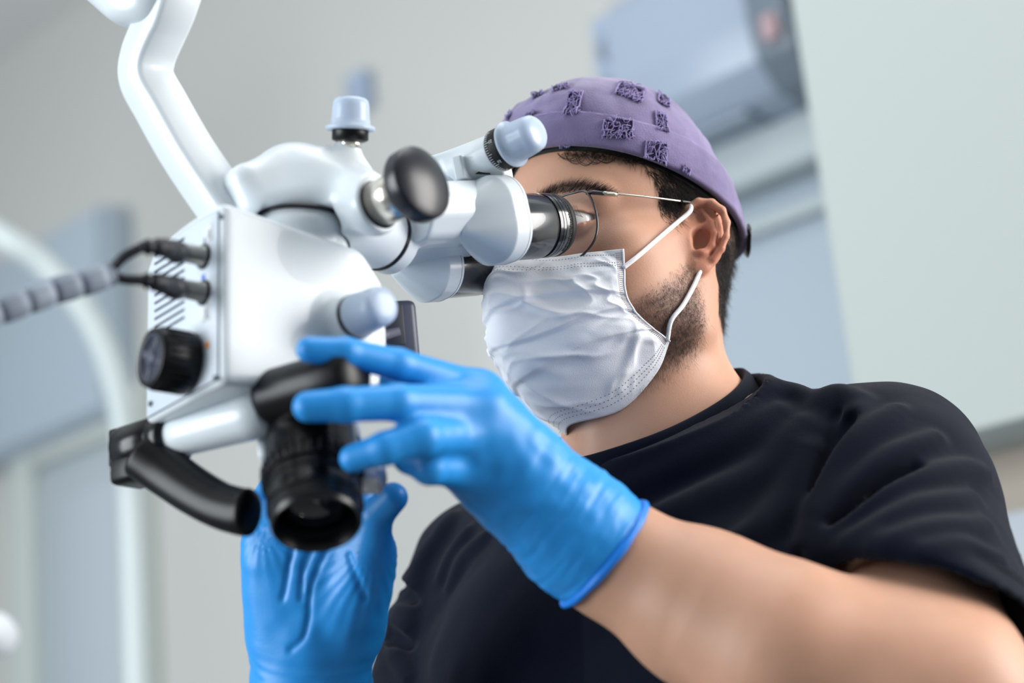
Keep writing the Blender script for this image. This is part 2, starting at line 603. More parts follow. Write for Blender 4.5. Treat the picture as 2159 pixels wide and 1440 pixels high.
    # small fittings on the wall
    def fitting(name, px, py, w, h, label, cat, m1, m2):
        s, z = sz(px, py)
        b = obj(name, wall_box(s - w / 2, s + w / 2, z - h / 2, z + h / 2, 0, 0.035, 0.006), m1, world=True)
        tag(b, label, cat)
        return b, s, z
    m1 = mat('fitting_blue_white', (172, 188, 212), rough=.4); m2 = mat('fitting_grey', (132, 144, 160), rough=.4)
    b, s, z = fitting('wall_sensor', 1312, 100, 0.085, 0.125, 'small bluish sensor box on the wall above the purple cap', 'sensor', m1, m2)
    c = WP + WD * s + A(0, 0, z - 0.01)
    obj('sensor_eye', lathe(c, WN, [(0.03, 0), (0.03, 0.030), (0.04, 0.028), (0.046, 0.018), (0.048, 0)], 24), m2, b, world=True)
    b, s, z = fitting('wall_thermostat', 772, 196, 0.06, 0.085, 'small pale thermostat box on the wall behind the upper knob cap', 'thermostat', m1, m2)
    obj('thermostat_dial', lathe(WP + WD * s + A(0, 0, z), WN, [(0.03, 0), (0.03, 0.022), (0.044, 0.019), (0.045, 0)], 24), m1, b, world=True)
def build_stand():
    """curved white pole of a lamp stand, far out of focus at the left"""
    W = mat('stand_white', (198, 208, 209), rough=.4)
    d = 2.9
    top = [V(-330, 330, 3.1), V(-120, 430, 3.0), V(0, 497, d), V(95, 560, d), V(185, 665, d), V(240, 790, d), V(266, 930, d), V(280, 1100, d)]
    tw = to_world(np.array(top))
    base = A(tw[-1][0] + 0.0, tw[-1][1], 0.0)
    low = [A(tw[-1][0] + (base[0] - tw[-1][0]) * t, tw[-1][1], tw[-1][2] * (1 - t)) for t in (0.25, 0.6, 0.985)]
    path = crom(list(tw) + low, 8)
    s = empty('lamp_stand', (base[0], base[1], 0.0))
    tag(s, 'curved white lamp stand pole, out of focus beside the door', 'lamp stand')
    obj('pole', tube(path, 0.0230, 20), W, s, world=True)
    obj('base', lathe(base, A(0, 0, 1), [(0, 0), (0, 0.20), (0.012, 0.20), (0.03, 0.17), (0.04, 0.04), (0.055, 0.028), (0.055, 0)], 40), W, s, world=True)
    hw = tw[0]
    obj('lamp_head', lathe(hw, nrm(A(-0.5, -0.2, -1)), [(-0.05, 0), (-0.045, 0.03), (0.0, 0.10), (0.035, 0.12), (0.045, 0.118), (0.04, 0.10), (0.035, 0)], 40), W, s, world=True)
    # round headrest of a stool or chair poking in at the lower left
    c = to_world(V(-12, 1338, 1.9))
    ch = empty('treatment_chair', (c[0], c[1], 0.0))
    tag(ch, 'rounded white headrest at the lower left edge, out of focus', 'chair headrest')
    M = np.array([A(1, 0, 0), A(0, 1, 0), A(0, 0, 1)])
    P, F = lathe(A(0, 0, 0), A(1, 0, 0), [(-0.13, 0), (-0.125, 0.5), (-0.10, 0.85), (-0.05, 1.0), (0, 1.02), (0.03, 0.9), (0.045, 0.55), (0.05, 0)], 32)
    P = P * A(0.55, 0.05, 0.026) + c + A(-0.006, 0, 0)
    hd = obj('headrest', (P, F), mat('headrest_white', (222, 228, 234), rough=.4), ch, world=True)
    obj('stem', tube(np.array([c + A(-0.03, 0, 0), A(c[0] - 0.03, c[1], 0.02)]), 0.014, 14), mat('chrome', (214, 212, 206), metal=1), ch, world=True)
    obj('foot', lathe(A(c[0] - 0.03, c[1], 0), A(0, 0, 1), [(0, 0), (0, 0.22), (0.015, 0.22), (0.03, 0.05), (0.03, 0)], 32), mat('chrome', (214, 212, 206), metal=1), ch, world=True)
build_room()
# ================================================================== the person
# head frame: x his left, y up, z forward, millimetres
HYAW, HPITCH, HROLL = math.radians(50), math.radians(0.0), math.radians(3.0)
def frame(yaw, pitch=0.0, roll=0.0):
    Fw = A(-math.sin(yaw), -math.cos(yaw), 0); U = A(0, 0, 1.0); L = np.cross(U, Fw)
    F2 = Fw * math.cos(pitch) - U * math.sin(pitch); U2 = np.cross(F2, L)
    L3 = L * math.cos(roll) + U2 * math.sin(roll); U3 = np.cross(F2, L3)
    return np.array([L3 @ R, U3 @ R, F2 @ R])          # rows, in the design frame
HM = frame(HYAW, HPITCH, HROLL)
HO = V(1336, 595, 1.235)
def h2v(q):
    return np.asarray(q) * 0.001 @ HM + HO
def v2h(p):
    return (p - HO.astype(p.dtype)) @ HM.T.astype(p.dtype) * np.float32(1000)
def proj(p):
    p = np.atleast_2d(p)
    return np.stack([CX + p[:, 0] / -p[:, 2] * FPX, CY - p[:, 1] / -p[:, 2] * FPX, -p[:, 2]], 1)

EYE = f32(32, 20, 78)
def ear(p, base):
    # ear frame: e1 backwards, e2 up, e3 outwards
    o = f32(75.5, 2, 4)
    a = math.radians(38)
    e3 = f32(math.cos(a), 0.0, math.sin(a)); e1 = f32(math.sin(a), 0, -math.cos(a)); e2 = f32(0, 1, 0)
    t = math.radians(-9)
    e1, e2 = e1 * math.cos(t) + e2 * math.sin(t), e2 * math.cos(t) - e1 * math.sin(t)
    q = (p - o) @ np.array([e1, e2, e3]).T
    q = q / np.float32(0.82)
    d = ell(q, (1, 3, 0.5), (19, 31, 5.5))
    d = smin(d, ell(q, (-6, 0, -5), (9, 16, 9)), 6)
    hel = [(-8, 2, 3.0), (-13, 9, 4), (-16, 17, 5), (-12, 26, 6), (-3, 31, 7), (8, 30, 8), (16, 23, 9), (19.5, 12, 9.5), (19, 0, 9), (15.5, -11, 7.5), (9, -20, 6)]
    d = smin(d, chain(q, hel, [1.8, 2.6, 3.1, 3.5, 3.7, 3.8, 3.9, 3.8, 3.5, 3.2, 3], 2.0), 3)
    d = smin(d, ell(q, (-3, -25, 4), (10, 8.5, 4.6)), 5)
    d = smin(base, d * np.float32(0.82), 4)
    cut = ell(q, (0, -3, 8.0), (9.5, 11.5, 10.5))
    cut = smin(cut, ell(q, (0.5, 19, 9.5), (9.5, 8, 7.5)), 3)
    cut = smin(cut, chain(q, [(4, 26, 9), (13.2, 18, 10), (15.2, 4, 10), (12.0, -9, 9.5)], [2.6, 3.2, 3.1, 2.2], 2), 1.5)
    d = smax(d, -cut * np.float32(0.82), 2.5)
    anti = [(1, 24, 4.5), (8.0, 13, 6.5), (10.2, 3, 7.5), (8.0, -8, 7), (2.5, -14.5, 7)]
    add = chain(q, anti, [1.8, 2.6, 2.9, 2.9, 3.0], 2)
    add = smin(add, chain(q, [(-4, 9, 3), (4, 12, 4.5), (8, 8, 6)], [1.6, 2.2, 2.6], 2), 2.5)
    add = smin(add, ell(q, (-11.5, -5, 6), (3.6, 6.5, 4)), 3)
    add = smin(add, ell(q, (-1, -15.5, 7.5), (4.8, 3.8, 4)), 3)
    return smin(d, add * np.float32(0.82), 2.2)
def head_mm(p, ears=True):
    x = p[:, 0].copy()
    s = p.copy(); s[:, 0] = np.abs(x)
    d = ell(s, (0, 44, 0), (75, 88, 85))
    d = smin(d, ell(s, (0, 48, 30), (63, 52, 62)), 20)
    d = smin(d, ell(s, (0, -18, 34), (61, 74, 56)), 26)
    d = smin(d, rcone(s, (8, 34, 86), (46, 34, 68), 9, 8), 12)
    d = smin(d, ell(s, (49, -4, 58), (19, 14, 20)), 20)
    d = smin(d, rcone(s, (54, 0, 54), (69, 3, 6), 8, 8), 18)
    d = smin(d, rcone(s, (53, -57, 10), (14, -90, 72), 15, 15), 22)
    d = smin(d, rcone(s, (63, -8, 0), (54, -57, 8), 12, 14), 18)
    d = smin(d, ell(s, (46, -34, 42), (26, 36, 36)), 20)
    d = smin(d, ell(s, (0, -88, 78), (20, 15, 16)), 14)
    d = smin(d, ell(s, (0, -52, 74), (32, 26, 28)), 16)
    # eye sockets, lids
    d = smax(d, -ell(s, (32, 19, 97), (17, 11, 16)), 14)
    d = smin(d, ell(s, EYE, (14.5, 13.6, 14.0)), 5)
    d = smax(d, -rcone(s, (22, 28.2, 92), (45, 26.5, 86), 1.1, 1.1), 2.2)       # lid fold
    d = smax(d, -rcone(s, (24, 7.5, 91), (44, 10.5, 86), 0.9, 0.9), 3.0)
    sl = np.maximum(np.abs(s[:, 1] - (19.6 - 0.03 * (s[:, 0] - 32))) - 6.2 * np.clip(1 - ((s[:, 0] - 33.5) / 16.5) ** 2, 0, 1), 73 - s[:, 2] + 0 * s[:, 0])
    d = smax(d, -np.maximum(sl, ell(s, EYE, (18, 18, 19))), 1.0)
    # nose and mouth
    d = smin(d, rcone(s, (0, 26, 90), (0, -14, 110), 7.5, 10), 10)
    d = smin(d, sph(s, (0, -19, 111), 10.5), 6)
    d = smin(d, ell(s, (12, -25, 100), (7, 7, 10)), 6)
    d = smax(d, -ell(s, (6.5, -31, 106), (3.6, 4, 6)), 2)
    d = smin(d, rcone(s, (0, -48, 101), (20, -52, 91), 4.6, 3), 5)
    d = smin(d, rcone(s, (0, -58, 99), (18, -55, 91), 5.2, 3), 5)
    d = smax(d, -rcone(s, (0, -53, 107), (23, -53, 92), 1.0, 1.0), 2)
    # under the jaw and the neck
    d = smin(d, rcone(s, (0, -84, 50), (0, -92, 0), 26, 34), 20)
    d = smin(d, rcone(s, (0, -30, -8), (0, -200, 12), 52, 54), 22)
    d = smin(d, rcone(s, (56, -30, -6), (20, -172, 58), 9, 9), 16)
    d = smin(d, rcone(s, (0, -118, 48), (0, -150, 56), 15, 14), 16)
    if ears: d = ear(s, d)
    return d
def head_sdf(p):
    return head_mm(v2h(p)) * np.float32(0.001)
# ---- torso frame: x his left, y up, z forward, metres
TM = frame(math.radians(36), math.radians(-2), math.radians(1))
TO = V(1385, 905, 1.212)
def t2v(q): return np.asarray(q) @ TM + TO
def v2t(p): return (p - TO.astype(p.dtype)) @ TM.T.astype(p.dtype)

SHL, ELL_, MIDL, WRL = V(1880, 1010, 1.135), V(1975, 1490, 0.955), V(1650, 1368, 0.96), V(1285, 1172, 1.0)
SHR, ELR, WRR = V(1035, 1215, 1.315), V(835, 1800, 1.18), V(655, 1500, 1.075)
RC = V(1381, 880, 1.195)                                # collar ring
RE1 = (V(1562, 790, 1.22) - V(1194, 968, 1.18)) * 0.5
RE2 = A(0.010, -0.004, 0.073)
RN = nrm(np.cross(RE2, RE1));  RN = RN if RN @ UP > 0 else -RN
def torso_base(p):
    t = v2t(p); s = t.copy(); s[:, 0] = np.abs(s[:, 0])
    d = rcone(s, (0.0, -0.015, -0.012), (0.165, -0.082, -0.012), 0.062, 0.050)
    d = smin(d, ell(s, (0.0, -0.22, 0.0), (0.185, 0.21, 0.118)), 0.07)
    d = smin(d, ell(s, (0.075, -0.17, 0.062), (0.085, 0.075, 0.055)), 0.05)
    d = smin(d, ell(s, (0.0, -0.46, 0.0), (0.165, 0.25, 0.108)), 0.08)
    d = smin(d, rcone(s, (0, -0.62, 0), (0, -0.70, 0), 0.135, 0.14), 0.06)
    d = smin(d, rcone(p, RC - RN * 0.085, RC - RN * 0.004, 0.092, 0.066), 0.045)
    return d
def arm_skin(p):
    d = chain(p, [SHL, ELL_], [0.050, 0.047], 0.02)
    d = smin(d, chain(p, [ELL_, MIDL, V(1480, 1282, 0.985), WRL, V(1200, 1110, 1.0)], [0.0455, 0.0465, 0.0420, 0.0315, 0.031], 0.02), 0.048)
    e = chain(p, [SHR, ELR], [0.050, 0.044], 0.02)
    e = smin(e, chain(p, [ELR, WRR], [0.044, 0.0235], 0.02), 0.03)
    return np.minimum(d, e)
def body_sdf(p):
    out = np.full(len(p), 9.0, dtype=np.float32)
    hp = v2h(p)
    m = (np.abs(hp[:, 0]) < 140) & (hp[:, 1] > -235) & (hp[:, 1] < 190) & (np.abs(hp[:, 2]) < 190)
    q = np.abs(hp[~m] - f32(0, -22, 0)) - f32(140, 212, 190)
    out[~m] = (ln(np.maximum(q, 0)) + 22) * np.float32(0.001)
    if m.any():
        out[m] = head_mm(hp[m]) * np.float32(0.001)
    t = torso_base(p) + np.float32(0.014)
    t = smax(t, -(v2t(p)[:, 1] + 0.16), 0.01)
    out = smin(out, t, 0.02)
    return smin(out, arm_skin(p), 0.01)

# ---- shirt: torso and sleeves, cut open at collar and hems, with folds laid on
HEML = nrm(ELL_ - SHL)
HEMLC = SHL + (ELL_ - SHL) * 0.60
HEMN = nrm(A(-0.42, -0.82, 0.38))
def sleeves(p, g=0.0):
    d = rcone(p, SHL, SHL + (ELL_ - SHL) * 0.85, 0.063 + g, 0.0690 + g)
    d = smax(d, plane(p, HEMLC, HEMN), 0.004)
    e = rcone(p, SHR, SHR + (ELR - SHR) * 0.85, 0.062 + g, 0.060 + g)
    e = smax(e, plane(p, SHR + (ELR - SHR) * 0.62, nrm(ELR - SHR)), 0.004)
    return d, e
def shirt_base(p):
    d = torso_base(p)
    l, r = sleeves(p)
    d = smin(d, l, 0.03)
    d = smin(d, r, 0.03)
    return d
FOLDS = []          # (points, radii, k, sign)
def fold(pix, r, k=0.010, sink=0.12, sign=1, d0=0.85):
    pix = crom([A(*q) for q in pix], 5)
    P = cast(shirt_base, pix[:, 0], pix[:, 1], d0, 1.75)
    N = sdf_normals(shirt_base, P, 0.002)
    n = len(P)
    rr = r * np.sin(np.linspace(0.12, 1, n) * math.pi * 0.92) ** 0.6
    P = P - N * (rr * sink if sign > 0 else -rr * 0.1)[:, None]
    FOLDS.append((P, rr, k, sign, P.min(0) - 0.03, P.max(0) + 0.03))
def build_folds():
    X = lambda q: (1150 + q[0] * 0.486, 740 + q[1] * 0.486)
    Y = lambda q: (480 + q[0] * 0.528, 680 + q[1] * 0.528)
    # armhole seam and the big fan of folds from the armpit
    fold([X(q) for q in [(1110, 900), (1170, 700), (1205, 520), (1255, 330), (1320, 205)]], 0.0055, 0.008, sign=-1)
    fold([X(q) for q in [(1140, 830), (1210, 600), (1290, 400), (1370, 220)]], 0.0095, 0.013)
    fold([X(q) for q in [(1190, 700), (1290, 500), (1400, 370), (1520, 260)]], 0.0085, 0.012)
    fold([X(q) for q in [(1200, 780), (1330, 620), (1500, 470), (1690, 380)]], 0.0085, 0.012)
    fold([X(q) for q in [(1200, 850), (1370, 700), (1560, 590), (1800, 520), (1900, 530)]], 0.0085, 0.012)
    fold([X(q) for q in [(1190, 930), (1400, 800), (1620, 690), (1850, 640)]], 0.008, 0.011)
    fold([X(q) for q in [(1250, 950), (1450, 870), (1680, 790), (1900, 760)]], 0.0085, 0.012)
    fold([X(q) for q in [(1400, 955), (1600, 900), (1800, 860), (1960, 900)]], 0.007, 0.010)
    fold([X(q) for q in [(1500, 985), (1680, 960), (1840, 985), (1950, 1070)]], 0.006, 0.012)
    fold([X(q) for q in [(1180, 640), (1260, 420), (1330, 300)]], 0.006, 0.010, sign=-1)
    fold([X(q) for q in [(1260, 760), (1450, 600), (1600, 520)]], 0.006, 0.010, sign=-1)
    # shoulder line
    fold([X(q) for q in [(870, 140), (900, 155), (950, 160)]], 0.010, 0.012)
    fold([X(q) for q in [(985, 190), (1060, 185), (1130, 200)]], 0.008, 0.012)
    fold([X(q) for q in [(1190, 240), (1260, 205), (1310, 215)]], 0.010, 0.014)
    # across the chest under the collar
    fold([X(q) for q in [(190, 590), (420, 470), (640, 370), (850, 250), (960, 170)]], 0.010, 0.014)
    fold([X(q) for q in [(300, 640), (560, 520), (800, 400), (1010, 270)]], 0.008, 0.015)
    fold([X(q) for q in [(420, 760), (700, 640), (950, 520), (1120, 330)]], 0.007, 0.02)
    fold([X(q) for q in [(820, 830), (960, 740), (1060, 600), (1130, 440)]], 0.007, 0.014)
    fold([X(q) for q in [(60, 500), (250, 410), (520, 300), (800, 170)]], 0.004, 0.008, sign=-1)
    # drape on his right side and right sleeve
    for q in [[(890, 780), (850, 850), (780, 960)], [(960, 840), (910, 930), (860, 1010)], [(1030, 860), (960, 940), (900, 1050)],
              [(740, 1000), (735, 1130), (715, 1280)], [(800, 900), (760, 1010), (740, 1100)], [(690, 1010), (720, 1080), (700, 1180)],
              [(640, 1150), (700, 1210), (690, 1320)], [(620, 1290), (680, 1330), (720, 1420)]]:
        fold([Y(a) for a in q], 0.007, 0.010)
    for q in [[(700, 1060), (745, 1120)], [(640, 1250), (720, 1290)], [(660, 1000), (700, 1040)]]:
        fold([Y(a) for a in q], 0.006, 0.010, sign=-1)
build_folds()
def shirt_sdf(p):
    d = shirt_base(p)
    big = d < 0.03
    if big.any():
        q = p[big]; e = d[big]
        lo_, hi_ = q.min(0), q.max(0)
        e = e + np.float32(0.0016) * vnoise(q * np.float32(22)) + np.float32(0.0008) * vnoise(q * np.float32(55) + 3)
        for P, rr, k, sg, a, b in FOLDS:
            if (lo_ > b).any() or (hi_ < a).any(): continue
            mm = ((q > a) & (q < b)).all(1)
            if not mm.any(): continue
            qq = q[mm]
            f = None
            for i in range(0, len(P) - 1):
                g = rcone(qq, P[i], P[i + 1], rr[i], rr[i + 1])
                f = g if f is None else np.minimum(f, g)
            e[mm] = smin(e[mm], f, k) if sg > 0 else smax(e[mm], -f, k)
        d[big] = e
    # neck hole, trimmed level with the collar ring
    q = p - RC.astype(p.dtype)
    hgt = q @ RN.astype(p.dtype)
    inn = ln(q - hgt[:, None] * RN.astype(p.dtype))
    ea = q @ (RE1 / (RE1 @ RE1)).astype(p.dtype); eb = q @ (RE2 / (RE2 @ RE2)).astype(p.dtype)
    er = (np.sqrt(ea * ea + eb * eb) - 1) * np.float32(0.066)
    d = np.where((inn < 0.10) & (hgt > -0.006), np.maximum(d, hgt + 0.001), d)
    d = smax(d, -np.maximum(er - 0.0005, -hgt - 0.022), 0.002)
    # hollow sleeve mouths
    l = np.maximum(rcone(p, SHL, SHL + (ELL_ - SHL) * 0.85, 0.059, 0.066), -plane(p, HEMLC - HEML * 0.06, HEMN))
    d = smax(d, -l, 0.0015)
    return d
person = None
def build_body():
    global person
    lo = np.array([0.35 * -1, -0.36, -1.62]); hi = np.array([0.42, 0.24, -0.88])
    PF = sdf_mesh(body_sdf, lo, hi, 0.00145)
    wf = to_world(t2v(A(0, -1.45, 0)))
    person = obj('person', PF, skin_mat(), origin=(wf[0], wf[1], 0.0))
    tag(person, 'man in black t-shirt, purple cap, glasses and face mask looking into the microscope', 'person')
    # colour map: redder ears, nose and cheeks, beard shadow
    me = person.data
    hp = v2h(PF[0])
    col = np.ones((len(hp), 4))
    def blob(c, r):
        return np.exp(-(((hp - A(*c)) / A(*r)) ** 2).sum(1))
    red = 1.0 * blob((84, 0, 6), (13, 32, 17)) + 0.5 * blob((40, -18, 78), (22, 18, 22)) + 0.4 * blob((0, -20, 110), (16, 16, 16))
    col[:, 1] *= 1 - 0.34 * np.clip(red, 0, 1); col[:, 2] *= 1 - 0.42 * np.clip(red, 0, 1)
    beard = beard_mask(hp)
    for i, k in enumerate((0.40, 0.40, 0.36)):
        col[:, i] *= 1 - k * beard
    scalp = sstep(-hp[:, 2], 8, 18) * sstep(hp[:, 1], -44, -30) * (hp[:, 1] < 80) * (np.abs(hp[:, 0]) < 76)
    for i, k in enumerate((0.72, 0.70, 0.66)):
        col[:, i] *= 1 - k * scalp
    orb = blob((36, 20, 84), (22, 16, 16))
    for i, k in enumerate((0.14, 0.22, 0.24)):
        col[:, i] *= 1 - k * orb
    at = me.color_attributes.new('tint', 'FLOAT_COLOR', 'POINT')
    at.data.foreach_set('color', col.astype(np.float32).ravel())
    return person
def sstep(x, a, b):
    t = np.clip((x - a) / (b - a), 0, 1)
    return t * t * (3 - 2 * t)
def beard_mask(h):
    """stubble on cheek, jaw and under the jaw, head-frame mm"""
    x, y, z = np.abs(h[:, 0]), h[:, 1], h[:, 2]
    top = -2 - 42 * np.clip((z - 8) / 62, 0, 1) ** 0.8
    m = sstep(-y, -top - 2, -top + 16) * sstep(z, 6, 22) * sstep(y, -128, -100)
    neck = sstep(y + 66 + 0.52 * (z - 20), -10, 6)
    neck = sstep(y + 62 + 0.62 * (z - 10), -20, 2)
    return np.clip(m * np.where(y < -66, neck, 1), 0, 1) * (h[:, 2] > -10) * (np.abs(x) < 76)
def skin_mat():
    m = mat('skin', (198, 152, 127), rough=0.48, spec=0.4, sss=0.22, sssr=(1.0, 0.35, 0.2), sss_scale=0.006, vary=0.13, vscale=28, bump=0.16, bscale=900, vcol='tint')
    return m
# ---- gloves: each is one skin-tight shell round palm, four fingers and thumb
WN = V(1262, 1160, 0.995)
CUFF_N = nrm(V(1278, 1170, 0.998) - V(1130, 1050, 0.995))     # along the forearm, towards the elbow
CUFF_C = V(1277, 1168, 0.9985)
IDX = [V(1000, 826, 0.978), V(838, 768, 0.947), V(728, 743, 0.930), V(652, 737, 0.925)]
MID = [V(1008, 858, 0.966), V(838, 848, 0.925), V(728, 853, 0.911), V(650, 857, 0.909)]
RNG = [V(1000, 915, 0.965), V(890, 922, 0.922), V(812, 945, 0.914), V(746, 966, 0.918)]
PNK = [V(985, 985, 0.968), V(905, 985, 0.938), V(862, 965, 0.948), V(838, 938, 0.965)]
THB = [V(1140, 1030, 1.022), V(1010, 915, 1.045), V(900, 850, 1.03), V(820, 810, 1.01)]
def near_hand(p):
    W = V(1215, 1120, 0.997)
    d = chain(p, IDX, [0.0125, 0.0090, 0.0082, 0.0072], 0.0028)
    d = smin(d, chain(p, MID, [0.0130, 0.0100, 0.0094, 0.0084], 0.0028), 0.006)
    d = smin(d, chain(p, RNG, [0.0130, 0.0102, 0.0090, 0.0078], 0.0028), 0.006)
    d = smin(d, chain(p, PNK, [0.0125, 0.0095, 0.0085, 0.0075], 0.0028), 0.006)
    h = rcone(p, W, IDX[0] + A(0.004, -0.004, -0.004), 0.0245, 0.0135)
    h = smin(h, rcone(p, W, MID[0] + A(0.004, -0.003, -0.004), 0.0265, 0.0150), 0.016)
    h = smin(h, rcone(p, W, RNG[0], 0.0265, 0.0150), 0.016)
    h = smin(h, rcone(p, W, PNK[0], 0.0265, 0.0135), 0.016)
    h = smin(h, ell(p, V(1075, 1010, 0.992), (0.026, 0.024, 0.016)), 0.02)
    h = smin(h, rcone(p, V(1150, 1080, 1.0), V(1010, 1015, 0.975), 0.020, 0.013), 0.012)
    d = smin(d, h, 0.010)
    t = chain(p, THB, [0.017, 0.0125, 0.0105, 0.009], 0.002)
    d = smin(d, t, 0.014)
    return smin(d, rcone(p, W, CUFF_C + CUFF_N * 0.02, 0.0285, 0.0345), 0.022)
def crease_noise(p, c, n, amp, freq):
    """wrinkles running round the wrist: noise squeezed along the arm, crests sharpened"""
    n = np.asarray(n, dtype=p.dtype)
    u, v = perp(n)
    q = p - np.asarray(c, dtype=p.dtype)
    s = q @ n; a = q @ u.astype(p.dtype); b = q @ v.astype(p.dtype)
    w = s + np.float32(0.004) * vnoise(np.stack([a * 30, b * 30, s * 20], -1))
    r1 = 1 - 2.2 * np.abs(vnoise(np.stack([w * freq, a * 16, b * 16], -1)))
    r2 = 1 - 2.2 * np.abs(vnoise(np.stack([w * freq * 2.1 + 7, a * 30, b * 30], -1)))
    return s, (r1 * 0.7 + r2 * 0.45) * np.float32(amp)
def near_glove(p):
    d = near_hand(p)
    s, w = crease_noise(p, CUFF_C, CUFF_N, 0.0008, 150)
    fade = np.clip((s + 0.085) / 0.05, 0, 1)
    d = d - w * fade * np.float32(0.8) - np.float32(0.0010) * fade - np.float32(0.0006) * vnoise(p * np.float32(120)) * np.clip((s + 0.14) / 0.06, 0, 1)
    return smax(d, s, 0.0015)
# far (his right) hand, palm towards us
FW = V(656, 1500, 1.07)
FM = [V(775, 1150, 1.052), V(708, 1095, 1.052), V(635, 1095, 1.054), V(562, 1140, 1.058)]
FI = [FM[0], V(775, 1075, 1.075), V(735, 1000, 1.075), V(705, 965, 1.06)]
FG = [FM[1], V(700, 985, 1.075), V(690, 900, 1.065), V(688, 860, 1.05)]
FR = [FM[2], V(625, 990, 1.075), V(618, 905, 1.065), V(620, 860, 1.05)]
FP = [FM[3], V(553, 1062, 1.072), V(585, 1005, 1.078), V(612, 965, 1.070)]
FT = [V(735, 1290, 1.045), V(778, 1160, 1.035), V(795, 1085, 1.025), V(828, 1048, 1.018)]
PALM_CR = [[(691, 1155), (668, 1205), (654, 1250), (651, 1300), (640, 1345), (612, 1370)],
           [(622, 1139), (612, 1180), (602, 1240), (596, 1262)], [(735, 1170), (755, 1225), (770, 1262)],
           [(660, 1150), (640, 1200), (634, 1262)]]
def far_hand0(p):
    d = chain(p, FI, [0.0115, 0.0095, 0.0088, 0.0078], 0.0028)
    d = smin(d, chain(p, FG, [0.0118, 0.0098, 0.009, 0.008], 0.0028), 0.005)
    d = smin(d, chain(p, FR, [0.0115, 0.0095, 0.0088, 0.0078], 0.0028), 0.005)
    d = smin(d, chain(p, FP, [0.0108, 0.0086, 0.008, 0.0072], 0.0028), 0.005)
    h = rcone(p, FW, FM[0], 0.023, 0.0135)
    for q, r in zip(FM[1:], (0.0140, 0.0140, 0.0135)):
        h = smin(h, rcone(p, FW, q, 0.024, r), 0.030)
    h = smin(h, rcone(p, V(745, 1330, 1.058), V(782, 1185, 1.042), 0.0185, 0.0150), 0.014)      # ball of the thumb
    h = smin(h, rcone(p, V(583, 1330, 1.062), V(563, 1190, 1.052), 0.0165, 0.0125), 0.014)      # heel of the hand
    d = smin(d, h, 0.010)
    d = smin(d, chain(p, FT, [0.016, 0.0128, 0.0102, 0.0092], 0.002), 0.010)
    return smin(d, rcone(p, FW, FW + (ELR - WRR) * 0.3, 0.0285, 0.031), 0.02)
FCR = []
def build_palm():
    for c in PALM_CR:
        q = crom([A(*a) for a in c], 4)
        FCR.append(cast(far_hand0, q[:, 0], q[:, 1], 0.95, 1.3))
FCN = nrm(V(650, 1440, 1.065) - V(660, 1200, 1.05))
def far_glove(p):
    d = far_hand0(p)
    for P in FCR:
        f = None
        for i in range(len(P) - 1):
            g = rcone(p, P[i], P[i + 1], 0.0011, 0.0011)
            f = g if f is None else np.minimum(f, g)
        d = smax(d, -f, 0.003)
    s, w = crease_noise(p, V(650, 1330, 1.06), FCN, 0.0006, 150)
    fade = np.clip((s + 0.005) / 0.03, 0, 1)
    d = d - w * fade
    # stretch wrinkles fanning over the ball of the thumb and below the fingers
    q = p - np.asarray(V(800, 1120, 1.05), dtype=p.dtype)
    a = np.arctan2(q[:, 1], q[:, 0])
    m1 = np.exp(-(ln(p - np.asarray(V(780, 1235, 1.04), dtype=p.dtype)) / 0.03) ** 2)
    d = d - np.float32(0.00035) * np.sin(a * 40 + 1.5 * vnoise(p * np.float32(50))) * m1
    q = p - np.asarray(V(560, 1110, 1.06), dtype=p.dtype)
    a = np.arctan2(q[:, 1], q[:, 0])
    m2 = np.exp(-(ln(p - np.asarray(V(580, 1140, 1.045), dtype=p.dtype)) / 0.018) ** 2)
    d = d - np.float32(0.0003) * np.sin(a * 22 + 2 * vnoise(p * np.float32(50))) * m2
    d = d - np.float32(0.0005) * vnoise(p * np.float32(90))
    return d
def ring_on(f, c, n, off, n_pts=40, r0=0.07):
    """loop around a shape where the plane (c, n) cuts it"""
    u, v = perp(n)
    ang = np.linspace(0, 2 * math.pi, n_pts, endpoint=False)
    D = np.cos(ang)[:, None] * u + np.sin(ang)[:, None] * v
    t = np.full(n_pts, r0)
    for _ in range(80):
        t -= (f((c + D * t[:, None]).astype(np.float32)) - off) * 0.7
    return c + D * t[:, None]
def build_gloves():
    build_palm()
    gm = mat('blue_nitrile', (38, 148, 226), rough=0.40, spec=0.5, sss=0.12, sssr=(0.3, 0.6, 1.0), sss_scale=0.004, vary=0.08, vscale=22, bump=0.10, bscale=700)
    lo = np.array([-.135, -.155, -1.07]); hi = np.array([.085, .012, -.885])
    g = obj('glove', sdf_mesh(near_glove, lo, hi, 0.0017), gm, person)
    tag(g, 'bright blue nitrile glove with a rolled cuff on the near raised hand')
    c = ring_on(lambda p: near_hand(p) - 0.0010, CUFF_C - CUFF_N * 0.001, CUFF_N, 0.0008)
    obj('rolled_cuff', tube(c, 0.0024 + 0.0003 * np.sin(np.arange(40) * 1.7), 10, closed=True), mat('blue_nitrile_edge', (24, 128, 226), rough=0.4, sss=0.1, sssr=(.3, .6, 1), sss_scale=.003), g)
    lo = np.array([-.185, -.34, -1.115]); hi = np.array([-.065, -.025, -.99])
    g2 = obj('glove', sdf_mesh(far_glove, lo, hi, 0.0016), gm, person)
    tag(g2, 'creased blue nitrile glove on the far hand, palm showing under the lens')
